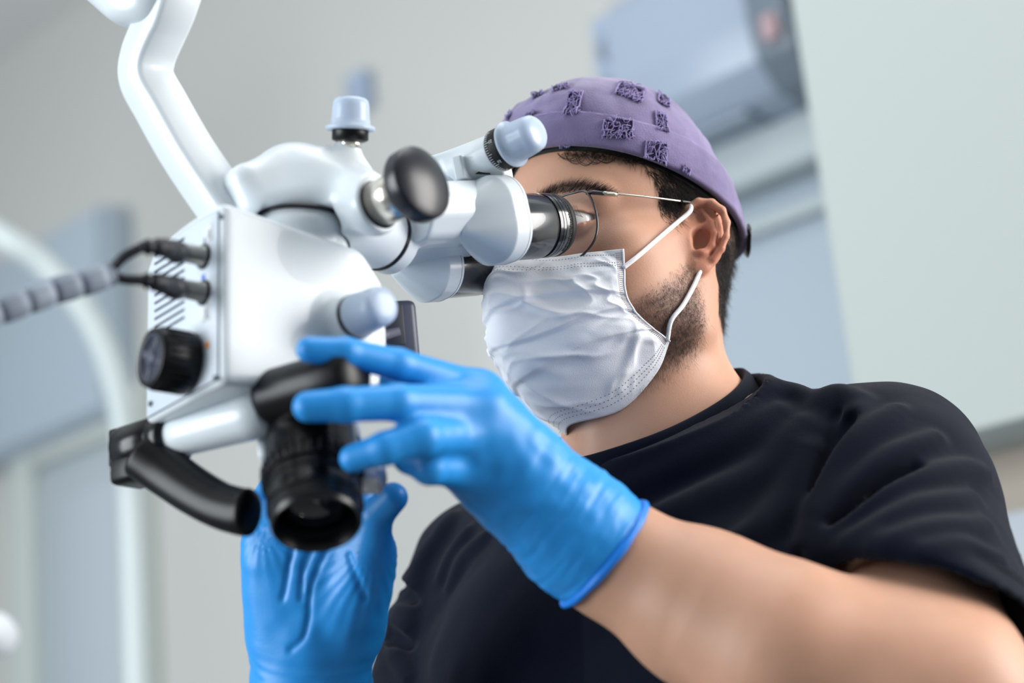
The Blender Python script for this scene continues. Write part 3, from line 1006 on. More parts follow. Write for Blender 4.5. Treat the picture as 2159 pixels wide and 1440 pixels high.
# ---- small things of the head: eyes, brows, hair, stubble
def strands(P, D, L, r, bend=None, n=4, tip=0.25):
    """thin three-sided hairs from roots P along D with length L; bend is added quadratically"""
    P, D = np.asarray(P), np.asarray(D)
    m = len(P)
    L = np.broadcast_to(L, (m,))
    bend = np.zeros((m, 3)) if bend is None else bend
    D = D / np.linalg.norm(D, axis=1)[:, None]
    a = np.where(np.abs(D[:, 2:3]) < 0.9, np.array([[0, 0, 1.0]]), np.array([[0, 1.0, 0]]))
    u = np.cross(a, D); u /= np.linalg.norm(u, axis=1)[:, None]
    v = np.cross(D, u)
    vs = []
    for k in range(n):
        t = k / (n - 1)
        c = P + D * (L * t)[:, None] + bend * (L * t * t)[:, None]
        rr = r * (1 - (1 - tip) * t)
        for j in range(3):
            an = 2 * math.pi * j / 3
            vs.append(c + rr * (math.cos(an) * u + math.sin(an) * v))
    Vv = np.stack(vs, 1).reshape(-1, 3)
    f = []
    for k in range(n - 1):
        for j in range(3):
            l = (j + 1) % 3
            f.append([k * 3 + j, k * 3 + l, (k + 1) * 3 + l, (k + 1) * 3 + j])
    f = np.array(f)
    F = (np.arange(m)[:, None, None] * 3 * n + f[None]).reshape(-1, 4)
    return Vv, F
def in_poly(x, y, poly):
    ins = np.zeros(len(x), dtype=bool)
    k = len(poly)
    for i in range(k):
        x0, y0 = poly[i]; x1, y1 = poly[(i + 1) % k]
        c = ((y0 > y) != (y1 > y)) & (x < (x1 - x0) * (y - y0) / (y1 - y0 + 1e-9) + x0)
        ins ^= c
    return ins
def sample_poly(poly, n):
    poly = np.array(poly, dtype=float)
    lo, hi = poly.min(0), poly.max(0)
    X = rng.uniform(lo, hi, (n * 6, 2))
    X = X[in_poly(X[:, 0], X[:, 1], poly)][:n]
    return X[:, 0], X[:, 1]
def mirror_h(P):
    h = (P - HO) @ HM.T
    h[:, 0] *= -1
    return h @ HM + HO
def dirs_h(v, n):
    return np.broadcast_to(nrm(v) @ HM, (n, 3))
def build_face():
    # eyes
    sclera = mat('eye_white', (236, 232, 228), rough=0.15, coat=0.5)
    for sx in (1, -1):
        c = h2v(A(sx * 32, 20, 77.2)); ax = nrm(A(-0.1 * sx, -0.05, 1)) @ HM
        pr = [(-0.0127, 0)] + [(-0.0127 * math.cos(a), 0.0127 * math.sin(a)) for a in np.linspace(0.15, math.pi - 0.15, 20)] + [(0.0127, 0)]
        e = obj('eyeball', lathe(c, ax, pr, 32), sclera, person)
        obj('iris', lathe(c + ax * 0.01085, ax, [(0, 0), (0, 0.0057), (0.0006, 0.0055), (0.0011, 0.0022), (0.0011, 0)], 28), mat('iris_brown', (66, 42, 28), rough=0.1, coat=0.6), e)
    # eyebrows
    dark = mat('dark_hair', (24, 20, 19), rough=0.55, spec=0.4)
    cu = crom([A(1130, 425), A(1160, 410), A(1205, 397), A(1250, 400), A(1285, 412)], 12)
    ii = rng.integers(0, len(cu) - 1, 900)
    t = ii / len(cu)
    w = 9.5 * np.sin(np.clip(t * 0.9 + 0.10, 0, 1) * math.pi) ** 0.7
    X = cu[ii, 0] + rng.uniform(-4, 4, 900); Y = cu[ii, 1] + rng.uniform(-1, 1, 900) * w
    P = cast(head_sdf, X, Y)
    N = sdf_normals(head_sdf, P, 0.001)
    D = dirs_h((0.75, 0.30, -0.42), len(P)) * (0.6 + t[:, None]) + dirs_h((0.1, 0.9, 0.1), len(P)) * (0.7 - t[:, None]) + N * 0.22 + rng.normal(0, 0.14, (len(P), 3))
    q = strands(P - N * 0.0003, D, rng.uniform(0.005, 0.0095, len(P)), 0.00011)
    q2 = strands(mirror_h(P - N * 0.0003), mirror_h(P + D) - mirror_h(P), 0.007, 0.00011)
    for z in (q, q2):
        tag(obj('eyebrow', z, dark, person), kind='stuff')
    # lashes of the near eye
    E = np.linspace(0, 1, 46)
    base = np.stack([22 + 24 * E, 23.6 - 4.5 * (E - 0.45) ** 2 * 4 - 0.5, 92.5 - 8.5 * E ** 1.6], 1)
    P = h2v(base)
    tag(obj('eyelash', strands(P, dirs_h((0.3, 0.0, 1), 46) + rng.normal(0, .08, (46, 3)), 0.007, 0.00012, bend=dirs_h((0, 0.8, 0), 46)), dark, person), kind='stuff')
    # hair at the temple, above the ear and at the nape, mirrored to the other side
    Ps, Ds, Ls = [], [], []
    def region(poly, n, d, L, jit=0.2, lift=0.12):
        X, Y = sample_poly(poly, n)
        bare = lambda p: head_mm(v2h(p), False) * np.float32(0.001)
        P = cast(bare, X, Y)
        ok = (P[:, 2] > -1.40) & (head_sdf(P.astype(np.float32)) > -0.0012)
        ok &= np.abs(bare(P.astype(np.float32))) < 0.0012
        hh = (P - HO) @ HM.T * 1000
        ok &= ~((hh[:, 0] > 60) & (hh[:, 1] < 31) & (hh[:, 1] > -38) & (hh[:, 2] < 13) & (hh[:, 2] > -22))
        P = P[ok]
        N = sdf_normals(bare, P, 0.001)
        D = dirs_h(d, len(P)) + N * lift + rng.normal(0, jit, (len(P), 3))
        Ps.append(P - N * 0.0005); Ds.append(D); Ls.append(rng.uniform(L * 0.6, L * 1.25, len(P)))
    region([(1335, 325), (1400, 350), (1470, 395), (1500, 425), (1475, 432), (1430, 432), (1395, 425), (1385, 400), (1378, 380), (1362, 360)], 2600, (0.0, -0.85, -0.5), 0.013)
    region([(1385, 400), (1440, 425), (1462, 428), (1450, 445), (1425, 470), (1400, 468), (1388, 440)], 900, (0, -0.95, -0.3), 0.009, 0.22)
    region([(1375, 330), (1420, 345), (1500, 405), (1515, 435), (1470, 415), (1400, 370)], 900, (0, -0.8, -0.6), 0.012)
    region([(1507, 560), (1536, 500), (1540, 600), (1532, 690), (1520, 690), (1513, 600)], 1000, (0.0, -1, -0.15), 0.009, 0.14, 0.12)
    region([(1180, 310), (1300, 320), (1360, 345), (1330, 342), (1250, 330), (1190, 325)], 500, (0.5, -0.7, 0.25), 0.008, 0.35, 0.3)
    # back of the head, sampled on the skull itself
    bare = lambda p: head_mm(v2h(p), False) * np.float32(0.001)
    dv = rng.normal(0, 1, (26000, 3)); dv /= np.linalg.norm(dv, axis=1)[:, None]
    dv = dv[(dv[:, 2] < -0.05) & (dv[:, 1] < 0.75) & (dv[:, 1] > -0.75)]
    q = A(0, 10, -2) + dv * 80.0
    Pb = h2v(q)
    for _ in range(25):
        Pb = Pb - sdf_normals(bare, Pb, 0.001) * bare(Pb.astype(np.float32))[:, None]
    hb = (Pb - HO) @ HM.T * 1000
    zone = (hb[:, 2] < -12 - 0.05 * hb[:, 1]) & (hb[:, 1] > -46 + 0.12 * np.abs(hb[:, 0])) & (hb[:, 1] < 48)
    Pb = Pb[zone][:4200]
    Nb = sdf_normals(bare, Pb, 0.001)
    Ps.append(Pb - Nb * 0.0005); Ds.append(dirs_h((0, -1, -0.05), len(Pb)) + Nb * 0.14 + rng.normal(0, .13, (len(Pb), 3))); Ls.append(rng.uniform(0.007, 0.012, len(Pb)))
    P = np.vstack(Ps); D = np.vstack(Ds); L = np.concatenate(Ls)
    q = strands(P, D, L, 0.00016, bend=rng.normal(0, .12, (len(P), 3)))
    Pm = mirror_h(P); Dm = mirror_h(P + D) - Pm
    k = rng.permutation(sum(len(a) for a in Ps[:-1]))[:3500]
    q2 = strands(Pm[k], Dm[k], L[k], 0.00016)
    tag(obj('hair', (np.vstack([q[0], q2[0]]), np.vstack([q[1], q2[1] + len(q[0])])), dark, person), 'short dark hair under the cap at temple and nape', kind='stuff')
    # loose curls below the cap
    for k, (x0, y0, amp) in enumerate([(1205, 326, 14), (1225, 327, 18), (1248, 327, 16), (1270, 329, 12), (1192, 326, 9)]):
        path = [(x0 + dx, y0 + amp * dy) for dx, dy in [(-14, -0.2), (-6, 0.7), (8, 1.15), (20, 0.9), (30, 0.2)]]
        pts = crom([A(*a) for a in path], 6)
        P = cast(head_sdf, pts[:, 0], pts[:, 1], off=0.002)
        for j in range(3):
            tag(obj('hair_curl', tube(P + rng.normal(0, 0.0006, 3), [0.00022, 0.0002, 0.0001], 5), dark, person))
    # stubble
    me = person.data
    co = np.empty(len(me.vertices) * 3, dtype=np.float32); me.vertices.foreach_get('co', co)
    Pv = to_view(co.reshape(-1, 3) + ORIGIN[person.name])
    hp = (Pv - HO) @ HM.T * 1000
    m = beard_mask(hp)
    m = m * (hp[:, 2] < np.interp(hp[:, 1], [-120, -108, -88, -72, -62, -52, -41, -12], [78, 60, 46, 37, 57, 67, 72, 71]) - 1)
    w = np.where(hp[:, 0] > 0, m, m * 0.35)
    idx = rng.choice(len(Pv), 6000, replace=True, p=w / w.sum())
    P = Pv[idx] + rng.normal(0, 0.0009, (len(idx), 3))
    N = sdf_normals(head_sdf, P, 0.001)
    low = np.clip((-hp[idx, 1] - 30) / 60, 0, 1)
    D = dirs_h((0, -0.9, 0.15), len(P)) + N * 0.35 + rng.normal(0, 0.28, (len(P), 3))
    tag(obj('beard', strands(P - N * 0.0003, D, rng.uniform(0.0022, 0.0042, len(P)) * (1 + 1.2 * low), 0.00007, n=3), mat('beard_hair', (44, 34, 30), rough=0.55), person), 'short dark stubble along cheek and jaw', kind='stuff')

# ---- cap
CB = lambda x, z: 57.0 + 0.36 * (z - 0) * 1.0 - 0.25 * np.maximum(x, -10) + 0.0008 * x * x
_SK = {}
def skull_fit(ph):
    """rim radius of the cap relative to its block, so that it sits on the skull"""
    if not _SK:
        a = np.linspace(0, 2 * math.pi, 181)
        cx, cz = np.sin(a), np.cos(a)
        k = 1 / (np.abs(cx) ** 2.2 + np.abs(cz) ** 2.2) ** (1 / 2.2)
        rz = np.where(cz > 0, 91.0, 70.0); rx = np.where(cx < 0, 88.0, 80.0)
        t = np.full(181, 1.25)
        for _ in range(60):
            x, z = k * cx * rx * t, k * cz * rz * t + 3
            d = head_mm(np.stack([x, CB(x, z), z], 1).astype(np.float32), False) - 4.0
            t = t - d / 110
        _SK['a'], _SK['t'] = a, t
    return np.interp(np.mod(ph, 2 * math.pi), _SK['a'], _SK['t'])
def cap_surf(ph, t, off=0.0):
    """ph: angle from the forehead towards his left; t: 0 at the brim, 1 at the crown (head mm)"""
    cx, cz = np.sin(ph), np.cos(ph)
    rx, rz = np.where(cx < 0, 88.0, 80.0) + off, np.where(cz > 0, 91.0, 70.0) + off
    ex = 1.04
    k = 1 / (np.abs(cx) ** 2.2 + np.abs(cz) ** 2.2) ** (1 / 2.2)
    th = t * math.pi / 2
    rr = np.cos(th) ** 0.80
    w = skull_fit(ph); k = k * (w + (1 - w) * np.clip(t / 0.45, 0, 1) ** 0.7)
    hh = np.sin(th) ** 0.92
    bul = 1 + 0.045 * np.sin(np.clip(t * 1.8, 0, 1) * math.pi)
    x0, z0 = k * cx * rx, k * cz * rz + 3
    yb = CB(x0, z0)
    top = 150.0 + off
    x = k * cx * rx * rr * bul
    z = k * cz * rz * rr * bul + 3 + 2 * hh
    y = yb + (top - yb) * hh
    return np.stack([x, y, z], -1)
CAPG = None
def build_cap():
    global CAPG
    n, m = 220, 72
    ph = np.linspace(0, 2 * math.pi, n, endpoint=False)
    tt = np.linspace(0, 0.995, m)
    PH, TT = np.meshgrid(ph, tt, indexing='ij')
    G = cap_surf(PH, TT)
    N = G - A(0, 50, 3); N /= np.linalg.norm(N, axis=-1)[..., None]
    cloth = lambda q: 2.2 * vnoise(q * 0.035) + 1.5 * vnoise(q * 0.09 + 4) * (0.6 + vnoise(q * 0.02)) + 0.35 * vnoise(q * 0.22)
    seam = np.zeros_like(PH)
    seams = [0.35, 1.32, 2.25, 3.4, 4.4, 5.45]
    for s in seams:
        a = (PH - s + math.pi) % (2 * math.pi) - math.pi
        seam += 0.9 * np.exp(-(a * 80 * np.cos(TT * 1.45) / 3.0) ** 2) - 1.0 * np.exp(-(a * 80 * np.cos(TT * 1.45) / 0.9) ** 2)
    fade = np.clip(TT * 3, 0, 1)
    G = G + N * ((cloth(G) + seam * 0.8) * 1.0 * fade)[..., None]
    CAPG = h2v(G.reshape(-1, 3)).reshape(n, m, 3)
    pur = mat('purple_cotton', (132, 121, 160), rough=0.9, sheen=0.3, col2=(98, 88, 124), vscale=24, bump=0.5, bscale=1100)
    pur2 = mat('purple_cotton_cuff', (126, 115, 155), rough=0.9, sheen=0.3, col2=(96, 86, 122), vscale=30, bump=0.5, bscale=1100)
    P = CAPG.reshape(-1, 3)
    cap = empty('cap', to_world(h2v(A(0, 60, 0))))
    tag(cap, 'purple brimless cap with a turned-up cuff and frayed patches on the man\'s head', 'cap')
    obj('crown', (np.vstack([P, h2v(G[:, -1].mean(0))[None]]), gridF(n, m, True) + [[((i + 1) % n) * m + m - 1, n * m, i * m + m - 1] for i in range(n)]), pur, cap)
    # cuff: a folded band standing off the crown, closed at top and bottom
    k = 26
    hs = np.linspace(0, 1, k)
    prof = []
    hgt = lambda PHI: 0.165 + 0.012 * np.sin(PHI * 2 + 1) + 0.008 * np.sin(PHI * 5)
    rows = []
    for h in hs:
        q = cap_surf(ph, h * hgt(ph), 0)
        nn = q - A(0, 60, 3); nn[:, 1] *= 0.35; nn /= np.linalg.norm(nn, axis=1)[:, None]
        o = 4.8 - 0.9 * h + 0.8 * math.sin(h * math.pi)
        rows.append(q + nn * (o + 0.75 * vnoise(q * 0.06 + 9) + 0.5 * vnoise(q * A(0.12, 0.03, 0.12)) + 0.25 * vnoise(q * 0.25))[:, None])
    top = rows[-1]
    q = cap_surf(ph, hgt(ph) * 1.0, 0); rows.append(q * 0.3 + top * 0.7 + A(0, 0.5, 0)); rows.append(q + A(0, -0.6, 0))
    q0 = cap_surf(ph, ph * 0, 0)
    nn = q0 - A(0, 60, 3); nn[:, 1] = 0; nn /= np.linalg.norm(nn, axis=1)[:, None]
    first = rows[0]
    pre = [q0 - nn * 1.0 + A(0, 6, 0), q0 - nn * 0.6 + A(0, 0.5, 0), q0 + nn * 1.2 + A(0, -1.2, 0), first * 0.75 + q0 * 0.25 + A(0, -1.0, 0)]
    rows = pre + rows
    C = np.stack(rows, 1)
    cuff = obj('cuff', (h2v(C.reshape(-1, 3)), gridF(n, C.shape[1], True)), pur2, cap)
    CU = h2v(C.reshape(-1, 3)).reshape(C.shape)
    edge = CU[:, len(rows) - 3]
    obj('stitching', tube(edge - nrm(UP) * 0.0012, 0.00035, 5, closed=True), mat('purple_thread', (156, 143, 190), rough=0.8), cuff)
    # dark inner sweatband seen under the rim
    sb = []
    for h in (0, 1):
        q = cap_surf(ph, ph * 0, -2.2) + A(0, -3.0 + 9 * h, 0)
        sb.append(q)
    S = np.stack(sb, 1)
    obj('sweatband', (h2v(S.reshape(-1, 3)), gridF(n, 2, True)), mat('black_band', (14, 14, 18), rough=0.8), cap)
    # frayed patches
    al = np.concatenate([CAPG.reshape(-1, 3), CU[:, 4:-2].reshape(-1, 3)])
    nrmC = np.concatenate([N.reshape(-1, 3), np.repeat(N[:, 6:7], CU[:, 4:-2].shape[1], 1).reshape(-1, 3)]) @ HM
    pj = proj(al)
    thread = mat('frayed_thread', (150, 138, 186), rough=0.9, vary=0.25, vscale=300)
    hole = mat('patch_ground', (52, 44, 76), rough=1.0, vary=0.5, vscale=600)
    for (x, y, w, h, ang) in [(1304, 259, 60, 36, 6), (1387, 314, 46, 38, 14), (1207, 212, 26, 52, 8), (1338, 183, 54, 34, 22), (1405, 202, 26, 22, 30),
                              (1403, 254, 24, 40, 10), (1191, 314, 20, 16, 4), (1096, 246, 44, 12, -24), (1180, 173, 34, 16, -20), (1128, 190, 22, 10, -25), (1448, 366, 16, 14, 25), (1062, 238, 14, 10, -40)]:
        d2 = (pj[:, 0] - x) ** 2 + (pj[:, 1] - y) ** 2
        near = np.nonzero((d2 < 144) & (nrmC @ A(0, 0, 1) > -0.2))[0]
        if len(near) == 0: near = np.argsort(d2)[:3]
        i = near[np.argmin(pj[near, 2] + 0.0001 * np.sqrt(d2[near]))]
        c = al[i]; nn = nrm(nrmC[i])
        e1 = nrm(np.cross(UP, nn)); e1 = e1 if e1[0] > 0 else -e1
        e2 = nrm(np.cross(nn, e1)); e2 = e2 if e2[1] > 0 else -e2
        ca, sa = math.cos(math.radians(-ang)), math.sin(math.radians(-ang))
        e1, e2 = e1 * ca + e2 * sa, e2 * ca - e1 * sa
        s = -c[2] / FPX
        fx = max(0.5, math.hypot(e1[0], e1[1])); fy = max(0.35, math.hypot(e2[0], e2[1]))
        hw, hh = w * s / 2 / fx, h * s / 2 / fy
        def on(a, b, up):
            q = c + e1 * (a * hw) + e2 * (b * hh)
            j = np.argmin(((al - q) ** 2).sum(1))
            q = q + nn * np.dot(al[j] - q, nn)
            return q + nn * up
        nb = 7
        rag = rng.uniform(0.82, 1.08, (nb, nb))
        ground = np.array([on(-1 + 2 * i / (nb - 1), -1 + 2 * j / (nb - 1), 0.0009) for i in range(nb) for j in range(nb)])
        patch = obj('frayed_patch', (ground, gridF(nb, nb)), hole, cap)
        Tt = []
        for k in range(int(7 + 0.016 * w * h)):
            a, b = rng.uniform(-1, 1, 2)
            L = rng.uniform(0.3, 0.8)
            an = rng.choice([math.pi / 2, math.pi / 2, 0, 1]) + rng.normal(0, 0.35)
            pts = []
            for t in np.linspace(-1, 1, 5):
                aa = np.clip(a + L * t * math.cos(an) * hh / hw + rng.normal(0, .08), -1.12, 1.12); bb = np.clip(b + L * t * math.sin(an) + rng.normal(0, .08), -1.15, 1.15)
                pts.append(on(aa, bb, 0.0012 + 0.0012 * (1 - t * t) * rng.uniform(0.3, 1.5)))
            Tt.append(tube(crom(pts, 3), rng.uniform(0.0002, 0.00034), 5))
        for b in (-1, 1):
            for k in range(int(w / 3.2)):
                a = rng.uniform(-1, 1)
                Tt.append(tube(np.array([on(a, b, 0.0008), on(a + rng.normal(0, .06), b * 0.9, 0.0014), on(a + rng.normal(0, .1), b * 0.75, 0.0016)]), 0.00026, 5))
        for a in (-1, 1):
            Tt.append(tube(crom([on(a * rng.uniform(.93, 1.05), b, 0.0015) for b in np.linspace(-1, 1, 6)], 3), 0.0006, 5))
        tag(obj('threads', join(*Tt), thread, patch), kind='stuff')
    # strap with its buckle at the back
    bl = mat('black_plastic_gloss', (16, 18, 22), rough=0.3)
    c = V(1546, 497, 1.315)
    ex, ez = nrm(A(0.75, 0.12, 0.6)), None
    ez = nrm(np.cross(ex, UP)); ey = nrm(np.cross(ez, ex))
    obj('buckle', rbox(c, ex, ey, ez, (0.008, 0.019, 0.010), 0.001), bl, cap)
    P = [h2v(A(60, 28, -66)), h2v(A(40, 22, -82)), V(1541, 470, 1.318), V(1543, 505, 1.318), V(1534, 528, 1.322)]
    obj('strap', tube(crom(P, 6), 0.006, 8, flat=(0.25, 1.0)), bl, cap)
    return cap
# ---- face mask, ear loops, spectacles, collar
MASKG = None
def push_out(q, off, it=3):
    f = lambda p: head_mm(p)
    for _ in range(it):
        d = f(q.astype(np.float32))
        m = d < off
        if not m.any(): break
        n = sdf_normals(f, q[m], 0.8)
        q[m] += n * (off - d[m])[:, None]
    return q
def build_mask():
    global MASKG
    half = [  # columns from his left edge to the middle, rows from nose wire to chin (head mm)
        [(66.5, -12.5, 72), (65.5, -27, 73), (63.5, -41, 73.5), (62, -52, 68), (62.5, -62, 58), (63, -68.5, 47), (62.5, -72.5, 38)],
        [(49, -10, 88), (52, -24, 92), (53, -38, 94), (54, -51, 90), (55, -64, 80), (55, -77, 62), (51, -92, 44)],
        [(25, -6, 102), (29, -20, 113), (31, -36, 114), (33, -54, 112), (34, -71, 104), (35, -91, 84), (29, -112, 60)],
        [(0, 4, 114), (0, -15, 134), (0, -35, 135), (0, -56, 132), (0, -77, 125), (0, -98, 108), (0, -115, 80)]]
    C = [list(map(lambda a: A(*a), c)) for c in half]
    C += [[A(-p[0], p[1], p[2]) for p in c] for c in C[2::-1]]
    nu, nv = 180, 130
    G = grid_smooth(C, nu, nv)
    du = np.gradient(G, axis=0); dv = np.gradient(G, axis=1)
    N = np.cross(du, dv); N /= np.linalg.norm(N, axis=-1)[..., None]
    if (N[90, 60] @ A(0, 0, 1)) < 0: N = -N
    U, Vv = np.meshgrid(np.linspace(0, 1, nu), np.linspace(0, 1, nv), indexing='ij')
    ed = np.clip(np.minimum(U, 1 - U) / 0.07, 0, 1)
    s = U - 0.5
    disp = np.zeros_like(U)
    # three pleats, each a step that laps over the next, sagging in the middle
    for v0, am in ((0.37, 2.6), (0.55, 3.0), (0.73, 2.6)):
        vv = v0 + 0.05 * s + 0.02 * np.sin(U * 9 + v0 * 20) + 0.012 * vnoise(np.stack([U * 7, U * 0 + v0 * 30, U * 0], -1))
        x = Vv - vv
        disp += am * np.where(x < 0, np.exp(-(x / 0.085) ** 2), np.exp(-(x / 0.016) ** 2)) * (0.35 + 0.65 * ed)
    # crumples: ridged noise stretched in a few directions
    q = np.stack([U * 6.0 + Vv * 3.2, Vv * 4.0 - U * 1.5, U * 0 + 2.3], -1)
    r1 = 1 - np.abs(vnoise(q)) * 2.4
    q = np.stack([U * 9.0 - Vv * 6.0, Vv * 8.0 + U * 5, U * 0 + 7.1], -1)
    r2 = 1 - np.abs(vnoise(q)) * 2.4
    q = np.stack([U * 22 + Vv * 9, Vv * 22, U * 0 + 1.7], -1)
    body = np.clip(np.minimum(Vv, 1 - Vv) / 0.12, 0, 1) * (0.3 + 0.7 * ed)
    disp += body * (1.9 * r1 * np.clip(r1, 0, 1) + 1.3 * r2 * np.clip(r2, 0, 1) + 0.35 * vnoise(q) + 1.8 * vnoise(np.stack([U * 4, Vv * 3, U * 0 + 5], -1)))
    # long diagonal fold from the lower corner to the chin, and the pinch beside the nose
    for (a, b, w, am) in (((0.05, 0.70), (0.30, 0.93), 0.018, 2.0), ((0.04, 0.55), (0.26, 0.66), 0.02, -1.6), ((0.42, 0.30), (0.30, 0.52), 0.022, 1.8), ((0.55, 0.25), (0.60, 0.60), 0.025, 2.2), ((0.60, 0.42), (0.40, 0.78), 0.02, 1.4)):
        ax, ay = A(*a), A(*b)
        dd = ay - ax; L2 = dd @ dd
        tt = np.clip(((U - a[0]) * dd[0] + (Vv - a[1]) * dd[1]) / L2, 0, 1)
        dist = np.hypot(U - a[0] - tt * dd[0], (Vv - a[1] - tt * dd[1]) * 0.8)
        disp += am * np.exp(-(dist / w) ** 2) * np.sin(np.clip(tt, 0.05, 0.95) * math.pi) ** 0.5
    G = G + N * disp[..., None]
    G = push_out(G.reshape(-1, 3), 2.2).reshape(G.shape)
    MASKG = h2v(G.reshape(-1, 3)).reshape(G.shape)
    inn = h2v((G - N * 0.7).reshape(-1, 3))
    F = gridF(nu, nv)
    k = nu * nv
    F2 = F + [[a + k for a in f[::-1]] for f in F]
    def rim(ids):
        for a, b in zip(ids[:-1], ids[1:]): F2.append([a, a + k, b + k, b])
    rim([i * nv for i in range(nu)]); rim([(nu - 1) * nv + j for j in range(nv)])
    rim([i * nv + nv - 1 for i in range(nu)][::-1]); rim([j for j in range(nv)][::-1])
    white = mat('mask_fabric', (226, 229, 236), rough=0.62, spec=0.35, sss=0.10, sssr=(1, 1, 1), sss_scale=0.003, bump=0.25, bscale=1500)
    mk = empty('face_mask', to_world(h2v(A(0, -50, 80))))
    tag(mk, 'white pleated disposable face mask over the man\'s nose and mouth', 'face mask')
    obj('pleated_panel', (np.vstack([MASKG.reshape(-1, 3), inn]), F2), white, mk)
    # embossed weld dots along the edges
    pts = []
    def dot(u, v):
        i = min(max(u * (nu - 1), 0), nu - 1.001); j = min(max(v * (nv - 1), 0), nv - 1.001)
        a, b = int(i), int(j); fa, fb = i - a, j - b
        g = lambda M: (M[a, b] * (1 - fa) * (1 - fb) + M[a + 1, b] * fa * (1 - fb) + M[a, b + 1] * (1 - fa) * fb + M[a + 1, b + 1] * fa * fb)
        pts.append((g(MASKG), nrm(g(N)) @ HM))
    for v in (0.042, 0.118, 0.142):
        for u in np.arange(0.045, 0.96, 0.0125): dot(u, v)
    for v in (0.925, 0.945, 0.965):
        for u in np.arange(0.05, 0.96, 0.0125): dot(u, v)
    for u0 in (0.008, 0.016, 0.024, 0.032):
        for v in np.arange(0.03, 0.97, 0.0165):
            for uu in (u0, 1 - u0): dot(uu, v)
    P, F = [], []
    for c, n in pts:
        u, w = perp(n)
        b = len(P)
        for a in range(6):
            an = a * math.pi / 3
            P.append(c + n * 0.00012 + 0.00046 * (math.cos(an) * u + math.sin(an) * w))
        P.append(c + n * 0.0002)
        for a in range(6): F.append([b + a, b + (a + 1) % 6, b + 6])
    tag(obj('embossed_dots', (np.array(P), F), mat('emboss', (150, 140, 142), rough=0.8), mk), kind='stuff')
    # folded binding on both sides
    for i in (0, nu - 1):
        E = np.array([MASKG[i, j] for j in range(0, nv, 3)] + [MASKG[i, nv - 1]])
        obj('edge_binding', tube(E, 0.0007, 6), mat('mask_edge', (242, 244, 248), rough=0.55), mk)
    loop = mat('elastic_white', (244, 244, 246), rough=0.7, bump=0.3, bscale=2000)
    up = [MASKG[1, 20], *[cast(head_sdf, x, y, off=0.0022)[0] for x, y in ((1346, 539), (1390, 501), (1430, 467), (1455, 445))], h2v(A(77, 28, 9)), h2v(A(74, 25, -3)), h2v(A(73, 10, -9))]
    dn = [MASKG[1, nv - 6], *[cast(head_sdf, x, y, off=0.0022)[0] for x, y in ((1415, 676), (1440, 643), (1460, 608))], *[cast(lambda p: head_mm(v2h(p), False) * np.float32(0.001), x, y, off=0.0018)[0] for x, y in ((1472, 582), (1482, 555), (1488, 530))]]
    for pth in (up, dn):
        pp = crom(pth, 8)
        obj('ear_loop', tube(pp, 0.0016, 10), loop, mk)
        obj('ear_loop', tube(mirror_h(pp), 0.0016, 8), loop, mk)
def build_glasses():
    gl = empty('eyeglasses', to_world(h2v(A(0, 24, 102))))
    tag(gl, 'thin grey metal eyeglasses between the man\'s eyes and the eyepieces', 'eyeglasses')
    met = mat('gunmetal', (92, 90, 92), rough=0.3, metal=1.0)
    sil = mat('silver_wire', (206, 200, 188), rough=0.25, metal=1.0)
    rimh = [(57, 31, 88), (60.5, 18, 86), (60, 4, 86), (55, -6, 88), (44, -12.5, 92), (26, -12.5, 96), (13, -6, 98), (8, 8, 99), (9, 22, 99), (18, 31, 97.5), (34, 35, 94.5), (48, 34, 91)]
    glass = mat('lens_glass', (240, 245, 250), rough=0.02, alpha=0.07, spec=0.6)
    for sx in (1, -1):
        pts = crom([h2v(A(sx * a, b, c)) for a, b, c in rimh], 6, closed=True)
        obj('rim', tube(pts, 0.00085, 8, closed=True), met, gl)
        cc = pts.mean(0) + nrm(A(0, 0, 1)) @ HM * 0.0012
        k = len(pts)
        obj('lens', (np.vstack([pts, (pts + cc) / 2 + (A(0, 0, 1) @ HM) * 0.0008, cc[None]]),
                     [[i, (i + 1) % k, k + (i + 1) % k, k + i] for i in range(k)] + [[k + i, k + (i + 1) % k, 2 * k] for i in range(k)]), glass, gl)
        hp = [(56.5, 30.5, 88), (61, 29.5, 85.5), (65, 28, 80)]
        obj('end_piece', tube(crom([h2v(A(sx * a, b, c)) for a, b, c in hp], 5), [0.0011, 0.0016, 0.0014], 8), met, gl)
        te = obj('temple', tube(crom([h2v(A(sx * a, b, c)) for a, b, c in [(65, 28, 79), (70, 28, 62), (75.5, 27.5, 34), (78, 27.5, 8), (77, 25, -3), (75, 14, -12)]], 8), 0.0008, 8), sil, gl)
        obj('hinge', tube(crom([h2v(A(sx * a, b, c)) for a, b, c in [(64.6, 28, 80.5), (67.5, 28, 70)]], 4), 0.0016, 10), sil, te)
        obj('temple_tip', tube(crom([h2v(A(sx * a, b, c)) for a, b, c in [(77.2, 27.5, 20), (78, 27.5, 8), (77, 25, -3), (75, 14, -12)]], 8), 0.0014, 8), mat('black_acetate', (14, 14, 16), rough=0.25), te)
        obj('nose_pad', ellip(h2v(A(sx * 9, 4, 93)), (0.0025, 0.006, 0.0016)), mat('clear_silicone', (225, 225, 225), rough=0.2, alpha=0.5), gl)
    obj('bridge', tube(crom([h2v(A(a, b, c)) for a, b, c in [(9, 22, 99), (4, 25.5, 101), (0, 26.5, 101.5), (-4, 25.5, 101), (-9, 22, 99)]], 5), 0.0009, 8), met, gl)
def ellip(c, r, n=20):
    P, F = lathe(A(0, 0, 0), A(0, 0, 1), [(-1, 0)] + [(-math.cos(a), math.sin(a)) for a in np.linspace(0.2, math.pi - 0.2, 10)] + [(1, 0)], n)
    return P * A(*r) @ HM + c, F
def shirt_mat():
    return mat('black_cotton', (8, 14, 29), rough=0.9, spec=0.10, sheen=0.06, bump=0.35, bscale=1600)
